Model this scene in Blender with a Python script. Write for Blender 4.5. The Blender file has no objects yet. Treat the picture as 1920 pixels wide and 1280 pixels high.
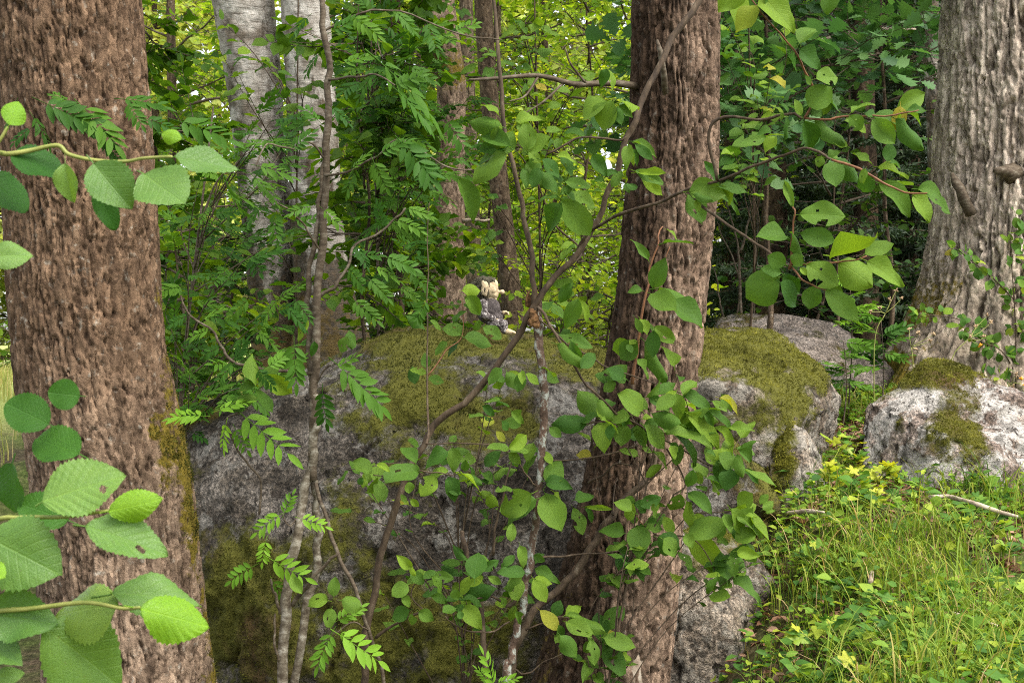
import bpy, bmesh, math, random
import numpy as np
from mathutils import Vector, Matrix

# ---------------------------------------------------------------- camera, sky, sun, exposure
sc = bpy.context.scene
COL = sc.collection
K = 36.0 / 50.0 / 1920.0            # metres per photo pixel per metre of distance
CAM = np.array([0.0, 0.0, 1.6])
cam_data = bpy.data.cameras.new('camera')
cam_data.lens = 50.0
cam_data.sensor_width = 36.0
cam_data.clip_start = 0.05
cam_data.clip_end = 2000.0
cam = bpy.data.objects.new('camera', cam_data)
cam.location = CAM
cam.rotation_euler = (math.radians(90), 0, 0)
COL.objects.link(cam)
sc.camera = cam
cam_data.dof.use_dof = True
cam_data.dof.focus_distance = 4.7
cam_data.dof.aperture_fstop = 20.0

SUN_DIR = Vector((0.62, -0.50, 1.20)).normalized()
world = bpy.data.worlds.new('World')
sc.world = world
world.use_nodes = True
wn = world.node_tree.nodes
wl = world.node_tree.links
wn.clear()
sky = wn.new('ShaderNodeTexSky')
sky.sky_type = 'NISHITA'
sky.sun_disc = False
sky.sun_elevation = math.asin(SUN_DIR.z)
sky.sun_rotation = math.atan2(SUN_DIR.x, SUN_DIR.y)
sky.air_density = 1.0
sky.dust_density = 2.5
sky.ozone_density = 0.6
bg = wn.new('ShaderNodeBackground')
bg.inputs['Strength'].default_value = 0.15
wo = wn.new('ShaderNodeOutputWorld')
hs = wn.new('ShaderNodeHueSaturation')      # a veiled, nearly overcast sky
hs.inputs['Saturation'].default_value = 0.35
wl.new(sky.outputs[0], hs.inputs['Color'])
wl.new(hs.outputs[0], bg.inputs[0])
wl.new(bg.outputs[0], wo.inputs[0])
sun_data = bpy.data.lights.new('sun', 'SUN')
sun_data.energy = 1.8
sun_data.angle = math.radians(38)
sun_data.color = (1.0, 0.95, 0.86)
sun = bpy.data.objects.new('sun', sun_data)
sun.rotation_euler = SUN_DIR.to_track_quat('Z', 'Y').to_euler()
sun.location = (6, -4, 12)
COL.objects.link(sun)
sc.view_settings.view_transform = 'Standard'
sc.view_settings.look = 'None'
sc.view_settings.exposure = 1.72
sc.view_settings.gamma = 1.0
sc.view_settings.use_curve_mapping = False
cy = sc.cycles
cy.max_bounces = 7
cy.diffuse_bounces = 4
cy.glossy_bounces = 2
cy.transmission_bounces = 4
cy.transparent_max_bounces = 4
cy.sample_clamp_indirect = 6.0
cy.use_denoising = False
cy.filter_width = 1.05
cy.caustics_reflective = False
cy.caustics_refractive = False

rng = np.random.default_rng(7)
rnd = random.Random(11)
PI = math.pi

# ---------------------------------------------------------------- small numeric helpers
def at(px, py, d):
    """a point that stands d metres in front of the lens, by its place in the photograph"""
    return np.array([(px - 960.0) * K * d, d, 1.6 - (py - 640.0) * K * d])

def pix(P):
    d = np.maximum(P[:, 1], 0.01)
    return 960.0 + P[:, 0] / (K * d), 640.0 + (1.6 - P[:, 2]) / (K * d)

def unit(v):
    v = np.asarray(v, float)
    return v / np.maximum(np.linalg.norm(v, axis=-1, keepdims=True), 1e-9)

def sstep(a, b, x):
    t = np.clip((x - a) / (b - a), 0, 1)
    return t * t * (3 - 2 * t)

def _hash(ix, iy, iz, seed=0):
    h = (ix.astype(np.int64) * 73856093) ^ (iy.astype(np.int64) * 19349663) ^ (iz.astype(np.int64) * 83492791) ^ (seed * 2654435 + 977)
    h = h & 0xFFFFFFFF
    h = ((h ^ (h >> 15)) * 2246822519) & 0xFFFFFFFF
    h = ((h ^ (h >> 13)) * 3266489917) & 0xFFFFFFFF
    h = h ^ (h >> 16)
    return h / 4294967296.0

def vnoise(P, seed=0):
    I = np.floor(P).astype(np.int64)
    F = P - I
    F = F * F * (3 - 2 * F)
    r = 0
    for a in (0, 1):
        for b in (0, 1):
            for c in (0, 1):
                w = (F[:, 0] if a else 1 - F[:, 0]) * (F[:, 1] if b else 1 - F[:, 1]) * (F[:, 2] if c else 1 - F[:, 2])
                r = r + w * _hash(I[:, 0] + a, I[:, 1] + b, I[:, 2] + c, seed)
    return r

def fbm(P, octv=4, seed=0, gain=0.5):
    r = np.zeros(len(P)); amp = 1.0; tot = 0.0; Q = np.array(P, float)
    for i in range(octv):
        r += amp * vnoise(Q, seed + i * 17); tot += amp
        amp *= gain; Q = Q * 2.03 + 11.7
    return r / tot

def worley2(u, v, period, seed=0):
    """F1, F2 of a cell pattern on a cylinder: u wraps after `period` cells"""
    iu = np.floor(u).astype(np.int64); iv = np.floor(v).astype(np.int64)
    f1 = np.full(len(u), 9.0); f2 = np.full(len(u), 9.0); cid = np.zeros(len(u))
    for a in (-1, 0, 1):
        for b in (-1, 0, 1):
            cu = iu + a; cv = iv + b; w = np.mod(cu, period); z = np.zeros_like(w)
            x = cu + 0.1 + 0.8 * _hash(w, cv, z, seed); y = cv + 0.1 + 0.8 * _hash(w, cv, z + 5, seed)
            d = np.hypot(u - x, v - y)
            near = d < f1
            f2 = np.where(near, f1, np.minimum(f2, d))
            cid = np.where(near, _hash(w, cv, z + 9, seed), cid)
            f1 = np.where(near, d, f1)
    return f1, f2, cid

def spline(pts, n):
    """Catmull-Rom through rows of pts (any columns), n samples"""
    p = np.asarray(pts, float)
    if len(p) == 2:
        t = np.linspace(0, 1, n)[:, None]
        return p[0] * (1 - t) + p[1] * t
    q = np.vstack([2 * p[0] - p[1], p, 2 * p[-1] - p[-2]])
    s = np.linspace(0, len(p) - 1 - 1e-6, n)
    i = s.astype(int); t = (s - i)[:, None]
    a, b, c, d = q[i], q[i + 1], q[i + 2], q[i + 3]
    return 0.5 * (2 * b + (c - a) * t + (2 * a - 5 * b + 4 * c - d) * t ** 2 + (3 * b - a - 3 * c + d) * t ** 3)

# ---------------------------------------------------------------- mesh helpers
def mesh(name, V, faces, mats=(), smooth=True, attrs=None, uv=None, mi=None):
    """faces: list of index arrays (m,k). attrs: point float attributes. uv: per vertex."""
    me = bpy.data.meshes.new(name)
    V = np.ascontiguousarray(V, np.float32)
    faces = [np.asarray(f, np.int32) for f in (faces if isinstance(faces, list) else [faces]) if len(f)]
    loops = np.concatenate([f.ravel() for f in faces])
    tot = np.concatenate([np.full(len(f), f.shape[1], np.int32) for f in faces])
    start = np.concatenate([[0], np.cumsum(tot)[:-1]]).astype(np.int32)
    me.vertices.add(len(V)); me.vertices.foreach_set('co', V.ravel())
    me.loops.add(len(loops)); me.loops.foreach_set('vertex_index', loops)
    me.polygons.add(len(tot)); me.polygons.foreach_set('loop_start', start)
    if mi is not None:
        me.polygons.foreach_set('material_index', np.asarray(mi, np.int32))
    me.update(calc_edges=True)
    me.polygons.foreach_set('use_smooth', np.full(len(tot), bool(smooth)))
    for k, a in (attrs or {}).items():
        at_ = me.attributes.new(k, 'FLOAT', 'POINT'); at_.data.foreach_set('value', np.ascontiguousarray(a, np.float32))
    if uv is not None:
        l = me.uv_layers.new(name='UVMap'); l.data.foreach_set('uv', np.ascontiguousarray(uv[loops], np.float32).ravel())
    for m in (mats if isinstance(mats, (list, tuple)) else [mats]):
        me.materials.append(m)
    return me

def link(name, me, parent=None, loc=None):
    o = bpy.data.objects.new(name, me)
    COL.objects.link(o)
    if parent is not None: o.parent = parent
    if loc is not None: o.location = loc
    return o

def tag(o, label=None, cat=None, group=None, kind=None):
    if label: o['label'] = label
    if cat: o['category'] = cat
    if group: o['group'] = group
    if kind: o['kind'] = kind
    return o

def thing(name, label, cat, loc, group=None):
    return tag(link(name, None, None, loc), label, cat, group)

class MB:
    """collects pieces of geometry that belong to ONE part"""
    def __init__(s): s.v = []; s.f = {}; s.n = 0; s.a = []
    def add(s, V, faces, a=0.0):
        V = np.asarray(V, float)
        for f in (faces if isinstance(faces, list) else [faces]):
            f = np.asarray(f)
            if len(f): s.f.setdefault(f.shape[1], []).append(f + s.n)
        s.v.append(V); s.n += len(V); s.a.append(np.broadcast_to(np.asarray(a, float), (len(V),)))
    def build(s, name, mat, parent=None, off=(0, 0, 0), smooth=True, attr='rnd'):
        V = np.concatenate(s.v) - np.asarray(off)
        return link(name, mesh(name, V, [np.concatenate(x) for x in s.f.values()], mat, smooth, {attr: np.concatenate(s.a)}), parent)

def tube(path, rad, sides=8, cap=True, jitter=0.0, seed=0):
    """path (n,3), rad (n,) -> V, [quads, tris]"""
    path = np.asarray(path, float); n = len(path)
    rad = np.broadcast_to(np.asarray(rad, float), (n,))
    t = unit(np.gradient(path, axis=0))
    ref = np.array([0.31, -0.9, 0.2]) if abs(t[:, 1]).mean() < 0.8 else np.array([1.0, 0, 0.1])
    a = unit(np.cross(t, ref)); b = np.cross(t, a)
    th = np.linspace(0, 2 * PI, sides, endpoint=False)
    R = rad[:, None] * np.ones(sides)
    if jitter:
        g = np.stack(np.meshgrid(np.arange(n) * 0.6, np.arange(sides) * 0.9, indexing='ij'), -1).reshape(-1, 2)
        R = R * (1 + jitter * (vnoise(np.c_[g, np.full(len(g), seed * 3.1)], seed).reshape(n, sides) - 0.5) * 2)
    V = path[:, None] + R[..., None] * (np.cos(th)[None, :, None] * a[:, None] + np.sin(th)[None, :, None] * b[:, None])
    i = np.arange(n - 1)[:, None] * sides; j = np.arange(sides)[None]; k = (j + 1) % sides
    Q = np.stack([i + j, i + k, i + k + sides, i + j + sides], -1).reshape(-1, 4)
    V = V.reshape(-1, 3); F = [Q]
    if cap:
        V = np.vstack([V, path[-1] + t[-1] * rad[-1] * 0.6, path[0]])
        e = (n - 1) * sides
        F.append(np.array([[e + q, e + (q + 1) % sides, n * sides] for q in range(sides)] + [[(q + 1) % sides, q, n * sides + 1] for q in range(sides)]))
    return V, F

# ---------------------------------------------------------------- materials
class NT:
    def __init__(s, name):
        s.m = bpy.data.materials.new(name); s.m.use_nodes = True
        s.t = s.m.node_tree; s.t.nodes.clear()
    def n(s, typ, **kw):
        nd = s.t.nodes.new('ShaderNode' + typ)
        for k, v in kw.items():
            if k.startswith('_'): setattr(nd, k[1:], v)
            else:
                key = int(k[1:]) if k[0] == 'i' and k[1:].isdigit() else k.replace('__', ' ')
                if hasattr(v, 'is_output') : s.t.links.new(v, nd.inputs[key])
                else: nd.inputs[key].default_value = v
        return nd
    def ramp(s, fac, stops, interp='LINEAR'):
        nd = s.t.nodes.new('ShaderNodeValToRGB'); nd.color_ramp.interpolation = interp
        e = nd.color_ramp.elements
        while len(e) < len(stops): e.new(0.5)
        for x, (p, c) in zip(e, stops):
            x.position = p; x.color = (c, c, c, 1) if isinstance(c, (int, float)) else (*c, 1)
        s.t.links.new(fac, nd.inputs[0]); return nd.outputs[0]
    def mix(s, fac, a, b, mode='MIX'):
        nd = s.t.nodes.new('ShaderNodeMix'); nd.data_type = 'RGBA'; nd.blend_type = mode; nd.clamp_factor = True
        for sock, v in ((nd.inputs[0], fac), (nd.inputs[6], a), (nd.inputs[7], b)):
            if hasattr(v, 'is_output'): s.t.links.new(v, sock)
            elif isinstance(v, (int, float)): sock.default_value = v if sock == nd.inputs[0] else (v, v, v, 1)
            else: sock.default_value = (*v, 1)
        return nd.outputs[2]
    def math(s, op, a, b=None, c=None):
        nd = s.t.nodes.new('ShaderNodeMath'); nd.operation = op
        for i, v in enumerate((a, b, c)):
            if v is None: continue
            if hasattr(v, 'is_output'): s.t.links.new(v, nd.inputs[i])
            else: nd.inputs[i].default_value = v
        return nd.outputs[0]
    def coord(s, kind='Object', scale=(1, 1, 1)):
        tc = s.t.nodes.new('ShaderNodeTexCoord'); mp = s.t.nodes.new('ShaderNodeMapping')
        mp.inputs['Scale'].default_value = scale
        s.t.links.new(tc.outputs[kind], mp.inputs[0]); return mp.outputs[0]
    def noise(s, vec, scale, detail=4, rough=0.55, dist=0.0):
        nd = s.n('TexNoise', Vector=vec, Scale=scale, Detail=detail, Roughness=rough, Distortion=dist); return nd.outputs[0]
    def attr(s, name):
        nd = s.t.nodes.new('ShaderNodeAttribute'); nd.attribute_name = name; return nd.outputs['Fac']
    def bump(s, h, strength=0.3, dist=0.01, normal=None):
        kw = dict(Height=h, Strength=strength, Distance=dist)
        if normal is not None: kw['Normal'] = normal
        return s.n('Bump', **kw).outputs[0]
    def out(s, shader):
        o = s.t.nodes.new('ShaderNodeOutputMaterial'); s.t.links.new(shader, o.inputs[0]); return s.m
    def pbsdf(s, col, rough=0.8, normal=None, spec=0.3):
        kw = {'Base__Color': col if hasattr(col, 'is_output') else (*col, 1), 'Roughness': rough, 'Specular__IOR__Level': spec}
        if normal is not None: kw['Normal'] = normal
        return s.n('BsdfPrincipled', **kw).outputs[0]

def leaf_mat(name, stops, trans, tfac=0.4, rough=0.5, veins=0, spec=0.35, spots=0.0, warm=1.18):
    """stops: colours over the leaf's own random number; trans: tint of the light that comes through"""
    m = NT(name)
    oi = m.n('ObjectInfo').outputs['Random']
    r = m.math('FRACT', m.math('ADD', m.attr('rnd'), oi))
    col = m.ramp(r, [(p, (c[0] * warm, c[1], c[2])) for p, c in stops])
    nrm = None
    oc = m.coord('Object', (1, 1, 1))
    if veins:
        uv = m.n('UVMap').outputs[0]
        sx = m.n('SeparateXYZ', Vector=uv)
        ax = m.math('ABSOLUTE', m.math('SUBTRACT', sx.outputs[0], 0.5))
        rib = m.ramp(ax, [(0.0, 1.0), (0.022, 0.0)])
        ph = m.math('FRACT', m.math('MULTIPLY', m.math('SUBTRACT', sx.outputs[1], m.math('MULTIPLY', ax, 0.75)), veins))
        side = m.ramp(m.math('ABSOLUTE', m.math('SUBTRACT', ph, 0.5)), [(0.0, 1.0), (0.12, 0.0)])
        v = m.math('MAXIMUM', rib, m.math('MULTIPLY', side, 0.55))
        cell = m.n('TexVoronoi', Vector=m.n('Mapping', Vector=uv, Scale=(22, 30, 1)).outputs[0], Scale=1.0, _feature='DISTANCE_TO_EDGE').outputs[0]
        net = m.ramp(cell, [(0.0, 0.0), (0.12, 1.0)])
        blot = m.noise(uv, 5.0, 3)
        col = m.mix(m.ramp(blot, [(0.35, 0.0), (0.75, 0.35)]), col, m.mix(1.0, col, (1.35, 1.2, 0.8), 'MULTIPLY'))
        col = m.mix(m.math('MULTIPLY', v, 0.38), col, m.mix(1.0, col, (1.7, 1.5, 1.5), 'MULTIPLY'))
        if spots:
            sp = m.noise(uv, 17.0, 2)
            col = m.mix(m.ramp(sp, [(0.70, 0.0), (0.74, spots)]), col, (0.10, 0.055, 0.02))
        h = m.math('ADD', m.math('MULTIPLY', v, -0.8), m.math('MULTIPLY', net, 0.25))
        nrm = m.bump(h, 0.35, 0.004)
    p = m.pbsdf(col, rough, nrm, spec)
    kw = {'Color': m.mix(1.0, col, trans, 'MULTIPLY')}
    if nrm is not None: kw['Normal'] = nrm
    tr = m.n('BsdfTranslucent', **kw).outputs[0]
    return m.out(m.n('MixShader', Fac=tfac, i1=p, i2=tr).outputs[0])
# ---------------------------------------------------------------- material set
def bark_mat(name, ridge, grey, fissure, moss=(0.085, 0.075, 0.012), nscale=1.0, lich=0.35):
    m = NT(name)
    oc = m.coord('Object', (1, 1, 0.35))
    of = m.coord('Object')
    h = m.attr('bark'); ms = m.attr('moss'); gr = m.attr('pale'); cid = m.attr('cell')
    n1 = m.noise(oc, 26 * nscale, 5, 0.65)
    n2 = m.noise(of, 90 * nscale, 4, 0.7)
    n3 = m.noise(of, 5, 3)
    base = m.mix(m.math('MULTIPLY', gr, m.ramp(n3, [(0.3, 0.45), (0.7, 1.0)])), ridge, grey)
    base = m.mix(0.55, base, m.mix(1.0, base, m.ramp(cid, [(0, (0.6, 0.55, 0.52)), (0.5, (1, 0.95, 0.9)), (1, (1.3, 1.25, 1.2))]), 'MULTIPLY'))
    base = m.mix(m.ramp(n1, [(0.35, 0.75), (0.62, 0.0)]), base, fissure)
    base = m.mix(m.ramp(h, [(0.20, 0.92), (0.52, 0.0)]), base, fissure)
    lc = m.ramp(m.noise(of, 34, 4, 0.6), [(0.60, 0.0), (0.70, 1.0)])
    base = m.mix(m.math('MULTIPLY', m.math('MULTIPLY', lc, lich), h), base, (0.34, 0.33, 0.28))
    mm = m.ramp(m.math('ADD', ms, m.math('MULTIPLY', m.math('SUBTRACT', m.noise(of, 30, 5, 0.7), 0.5), 1.1)), [(0.42, 0.0), (0.62, 1.0)])
    mc = m.mix(m.noise(of, 60, 3), moss, (moss[0] * 2.2, moss[1] * 1.7, moss[2] * 1.6))
    base = m.mix(mm, base, mc)
    wv = m.n('Mapping', Vector=m.n('VectorMath', _operation='ADD', i0=of, i1=m.n('VectorMath', _operation='SCALE', i0=m.n('TexNoise', Vector=of, Scale=22.0, Detail=3.0).outputs[1], Scale=0.05).outputs[0]).outputs[0], Scale=(1, 1, 0.42)).outputs[0]
    fl = m.n('SeparateColor', Color=m.n('TexVoronoi', Vector=wv, Scale=75.0 * nscale).outputs['Color'])
    fl2 = m.n('SeparateColor', Color=m.n('TexVoronoi', Vector=wv, Scale=160.0 * nscale).outputs['Color'])
    fk = m.ramp(fl.outputs[1], [(0.0, (0.50, 0.46, 0.44)), (0.5, (1.0, 0.96, 0.93)), (1.0, (1.45, 1.42, 1.4))])
    base = m.mix(m.math('MULTIPLY', m.math('SUBTRACT', 1.0, mm), 0.85), base, m.mix(1.0, base, fk, 'MULTIPLY'))
    hh = m.math('ADD', m.math('MULTIPLY', n1, 0.5), m.math('ADD', m.math('MULTIPLY', n2, 0.4), m.math('ADD', m.math('MULTIPLY', fl.outputs[0], 0.45), m.math('MULTIPLY', fl2.outputs[0], 0.25))))
    return m.out(m.pbsdf(base, 0.9, m.bump(hh, 0.9, 0.016), 0.12))

def birch_mat(name):
    m = NT(name)
    of = m.coord('Object'); st = m.coord('Object', (1, 1, 9)); lo = m.coord('Object', (1, 1, 0.5))
    base = m.ramp(m.noise(of, 7, 5, 0.6), [(0.36, (0.16, 0.130, 0.10)), (0.5, (0.33, 0.295, 0.255)), (0.64, (0.50, 0.465, 0.415))])
    lent = m.ramp(m.noise(st, 9, 4, 0.6), [(0.56, 0.0), (0.64, 0.7)])
    base = m.mix(lent, base, (0.11, 0.085, 0.065))
    dark = m.ramp(m.math('ADD', m.noise(lo, 6, 5, 0.65), m.math('MULTIPLY', m.attr('moss'), 0.5)), [(0.54, 0.0), (0.64, 0.9)])
    base = m.mix(dark, base, m.ramp(m.noise(of, 40, 3), [(0.35, (0.03, 0.025, 0.018)), (0.7, (0.10, 0.065, 0.035))]))
    br = m.ramp(m.math('ADD', m.attr('moss'), m.math('MULTIPLY', m.math('SUBTRACT', m.noise(of, 16, 5, 0.7), 0.5), 1.4)), [(0.55, 0.0), (0.75, 0.9)])
    base = m.mix(br, base, m.mix(m.noise(of, 50, 3), (0.09, 0.055, 0.018), (0.16, 0.115, 0.03)))
    h = m.math('ADD', m.noise(st, 14, 5, 0.7), m.math('MULTIPLY', m.noise(of, 45, 4, 0.7), 0.7))
    return m.out(m.pbsdf(base, 0.8, m.bump(h, 0.6, 0.012), 0.2))

def rock_mat(name, dark, mid, light, lichen=(0.44, 0.42, 0.38), lfac=0.5, stain=0.5, seed=0.0, lth=0.53, pits=0.0):
    m = NT(name)
    tc = m.n('TexCoord').outputs['Object']
    of = m.n('Mapping', Vector=tc, Location=(seed, seed * 0.7, seed * 1.3)).outputs[0]
    big = m.noise(of, 2.2, 5, 0.6, 0.4)
    med = m.noise(of, 9, 6, 0.65, 0.3)
    fine = m.noise(of, 75, 4, 0.75)
    grain = m.n('TexVoronoi', Vector=of, Scale=160.0).outputs['Color']
    col = m.ramp(m.math('ADD', m.math('MULTIPLY', big, 0.45), m.math('MULTIPLY', med, 0.55)), [(0.40, dark), (0.5, mid), (0.60, light)])
    pat = m.ramp(m.noise(of, 4.2, 7, 0.7, 0.6), [(0.46, 0.0), (0.54, 0.9)])
    col = m.mix(m.math('MULTIPLY', pat, stain), col, m.mix(1.0, col, (0.40, 0.37, 0.32), 'MULTIPLY'))
    col = m.mix(0.85, col, m.mix(1.0, col, m.ramp(fine, [(0.36, (0.25, 0.25, 0.25)), (0.5, (0.95, 0.95, 0.95)), (0.62, (2.1, 2.05, 2.0))]), 'MULTIPLY'))
    col = m.mix(0.3, col, m.mix(1.0, col, m.ramp(m.n('SeparateColor', Color=grain).outputs[0], [(0, (0.5, 0.5, 0.52)), (1, (1.6, 1.5, 1.45))]), 'MULTIPLY'))
    l1 = m.ramp(m.noise(of, 6.5, 7, 0.72, 0.2), [(lth, 0.0), (lth + 0.05, 1.0)])
    col = m.mix(m.math('MULTIPLY', l1, lfac), col, m.mix(m.ramp(fine, [(0.4, 0.0), (0.6, 1.0)]), tuple(c * 0.6 for c in lichen), lichen))
    st = m.ramp(m.noise(of, 13, 6, 0.7, 0.5), [(0.54, 0.0), (0.62, 1.0)])
    col = m.mix(m.math('MULTIPLY', st, stain), col, m.ramp(fine, [(0.35, (0.018, 0.016, 0.013)), (0.7, (0.06, 0.05, 0.038))]))
    if pits:
        pt = m.ramp(m.noise(of, 27, 4, 0.6, 0.8), [(0.60, 0.0), (0.64, pits)])
        col = m.mix(pt, col, (0.022, 0.016, 0.012))
    ms = m.attr('moss')
    mm = m.ramp(m.math('ADD', ms, m.math('MULTIPLY', m.math('SUBTRACT', m.noise(of, 24, 6, 0.75), 0.5), 1.3)), [(0.34, 0.0), (0.70, 1.0)])
    dry = m.attr('dry')
    mc = m.mix(m.noise(of, 55, 4, 0.7), (0.038, 0.038, 0.006), (0.14, 0.136, 0.020))
    mb = m.mix(m.noise(of, 48, 4, 0.7), (0.035, 0.024, 0.010), (0.11, 0.07, 0.022))
    mc = m.mix(m.ramp(m.math('ADD', dry, m.math('MULTIPLY', m.math('SUBTRACT', m.noise(of, 8, 4), 0.5), 1.2)), [(0.35, 0.0), (0.65, 1.0)]), mc, mb)
    col = m.mix(mm, col, mc)
    h = m.math('ADD', m.math('MULTIPLY', med, 1.2), m.math('ADD', m.math('MULTIPLY', fine, 0.55), m.math('MULTIPLY', mm, 0.3)))
    return m.out(m.pbsdf(col, 0.9, m.bump(h, 0.95, 0.03), 0.2))

def plain_mat(name, stops, scale=30, rough=0.85, bump=0.4, stretch=(1, 1, 1), dist=0.004):
    m = NT(name)
    of = m.coord('Object', stretch)
    n = m.noise(of, scale, 5, 0.65)
    return m.out(m.pbsdf(m.ramp(n, stops), rough, m.bump(n, bump, dist), 0.25))

M = {}
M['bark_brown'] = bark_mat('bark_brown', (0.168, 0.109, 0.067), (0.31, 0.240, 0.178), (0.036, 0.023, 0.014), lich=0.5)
M['bark_pine'] = bark_mat('bark_pine', (0.070, 0.046, 0.030), (0.33, 0.242, 0.178), (0.034, 0.022, 0.014), lich=0.35)
M['bark_grey'] = bark_mat('bark_grey', (0.42, 0.35, 0.275), (0.68, 0.60, 0.505), (0.070, 0.052, 0.036), nscale=0.6, lich=0.3)
M['bark_mid'] = bark_mat('bark_mid', (0.20, 0.135, 0.088), (0.33, 0.26, 0.20), (0.05, 0.032, 0.02), nscale=0.8)
M['bark_dark'] = bark_mat('bark_dark', (0.10, 0.072, 0.045), (0.20, 0.16, 0.12), (0.025, 0.018, 0.012), nscale=0.8)
M['birch'] = birch_mat('birch_bark')
M['twig_bg'] = plain_mat('background_twig', [(0.3, (0.04, 0.028, 0.018)), (0.7, (0.13, 0.10, 0.07))], 20, 0.9, 0.3)
M['stem_dark'] = plain_mat('willow_stem', [(0.35, (0.032, 0.021, 0.013)), (0.55, (0.072, 0.048, 0.028)), (0.75, (0.14, 0.11, 0.075))], 45, 0.8, 0.5, (1, 1, 0.4))
M['stem_rowan'] = plain_mat('rowan_stem', [(0.32, (0.038, 0.026, 0.015)), (0.52, (0.082, 0.060, 0.038)), (0.7, (0.17, 0.145, 0.105))], 30, 0.75, 0.4, (1, 1, 2.2))
M['stem_rowan_pale'] = plain_mat('rowan_stem_pale', [(0.34, (0.05, 0.036, 0.022)), (0.52, (0.14, 0.115, 0.08)), (0.66, (0.30, 0.27, 0.215))], 34, 0.8, 0.5, (1, 1, 1.6))
M['stem_lichen'] = plain_mat('lichen_stem', [(0.38, (0.055, 0.034, 0.022)), (0.52, (0.11, 0.07, 0.048)), (0.58, (0.24, 0.245, 0.205)), (0.75, (0.40, 0.41, 0.36))], 42, 0.9, 0.9, (1, 1, 0.7), 0.01)
M['stem_red'] = plain_mat('red_twig', [(0.3, (0.10, 0.040, 0.018)), (0.7, (0.22, 0.10, 0.045))], 40, 0.6, 0.2)
M['stem_green'] = plain_mat('green_twig', [(0.3, (0.13, 0.16, 0.03)), (0.7, (0.26, 0.26, 0.07))], 40, 0.5, 0.2)
M['dead_wood'] = plain_mat('dead_wood', [(0.3, (0.16, 0.11, 0.075)), (0.5, (0.34, 0.27, 0.20)), (0.7, (0.52, 0.45, 0.36))], 22, 0.9, 0.5, (1, 1, 1))
M['broken_wood'] = plain_mat('broken_wood', [(0.35, (0.035, 0.020, 0.010)), (0.52, (0.11, 0.055, 0.022)), (0.75, (0.30, 0.16, 0.06))], 60, 0.9, 0.7)
M['rock_main'] = rock_mat('rock_main', (0.030, 0.025, 0.019), (0.084, 0.073, 0.060), (0.172, 0.153, 0.130), (0.265, 0.248, 0.217), 0.7, 0.8, 0.0, 0.53, 0.8)
M['rock_pink'] = rock_mat('rock_pink', (0.072, 0.057, 0.042), (0.165, 0.134, 0.103), (0.265, 0.225, 0.178), (0.36, 0.33, 0.278), 0.7, 0.8, 3.0, 0.50, 0.9)
M['rock_white'] = rock_mat('rock_white', (0.10, 0.075, 0.06), (0.22, 0.175, 0.145), (0.35, 0.305, 0.265), (0.50, 0.47, 0.425), 0.85, 0.65, 7.0, 0.475, 0.9)
M['rock_grey'] = rock_mat('rock_grey', (0.10, 0.085, 0.075), (0.17, 0.145, 0.125), (0.26, 0.22, 0.19), (0.32, 0.30, 0.27), 0.3, 0.5, 11.0)

def moss_mat(name, a, b, c):
    m = NT(name)
    col = m.ramp(m.attr('rnd'), [(0.0, a), (0.55, b), (1.0, c)])
    p = m.pbsdf(col, 0.9, None, 0.1)
    tr = m.n('BsdfTranslucent', Color=m.mix(1.0, col, (1.3, 1.3, 0.7), 'MULTIPLY')).outputs[0]
    return m.out(m.n('MixShader', Fac=0.25, i1=p, i2=tr).outputs[0])
M['moss_tuft'] = moss_mat('moss_tuft', (0.040, 0.040, 0.007), (0.135, 0.132, 0.018), (0.28, 0.26, 0.045))
M['moss_dull'] = moss_mat('moss_dull', (0.022, 0.024, 0.006), (0.068, 0.070, 0.012), (0.145, 0.138, 0.028))

G = lambda r, g, b: (r, g, b)
M['leaf_willow'] = leaf_mat('willow_leaf', [(0.0, G(0.028, 0.090, 0.012)), (0.35, G(0.052, 0.130, 0.016)), (0.75, G(0.085, 0.178, 0.021)), (0.975, G(0.12, 0.23, 0.018)), (1.0, G(0.22, 0.22, 0.03))], (1.6, 1.6, 0.6), 0.36, 0.55, 9, 0.14, 0.5)
M['leaf_alder'] = leaf_mat('alder_leaf', [(0.0, G(0.060, 0.145, 0.026)), (0.4, G(0.088, 0.185, 0.034)), (0.8, G(0.120, 0.23, 0.042)), (1.0, G(0.16, 0.27, 0.05))], (1.6, 1.5, 0.5), 0.36, 0.46, 8, 0.38, 0.35, warm=1.05)
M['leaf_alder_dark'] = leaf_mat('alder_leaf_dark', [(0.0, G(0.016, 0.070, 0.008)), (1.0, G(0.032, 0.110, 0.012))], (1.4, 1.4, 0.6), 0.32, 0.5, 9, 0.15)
M['leaf_alder_young'] = leaf_mat('alder_leaf_young', [(0.0, G(0.14, 0.28, 0.016)), (1.0, G(0.20, 0.34, 0.024))], (1.5, 1.35, 0.5), 0.42, 0.42, 8, 0.25, warm=0.95)
M['leaf_rowan'] = leaf_mat('rowan_leaf', [(0.0, G(0.020, 0.075, 0.009)), (0.5, G(0.040, 0.120, 0.012)), (1.0, G(0.070, 0.175, 0.016))], (1.5, 1.5, 0.6), 0.34, 0.55, 0, 0.12)
M['leaf_rowan_fresh'] = leaf_mat('rowan_leaf_fresh', [(0.0, G(0.075, 0.20, 0.016)), (1.0, G(0.14, 0.31, 0.024))], (1.5, 1.45, 0.5), 0.38, 0.55, 0, 0.14)
M['leaf_mid'] = leaf_mat('mid_green_leaf', [(0.0, G(0.026, 0.080, 0.008)), (0.5, G(0.055, 0.135, 0.012)), (1.0, G(0.12, 0.22, 0.018))], (1.9, 1.8, 0.5), 0.45, 0.55, 0, 0.14)
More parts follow.
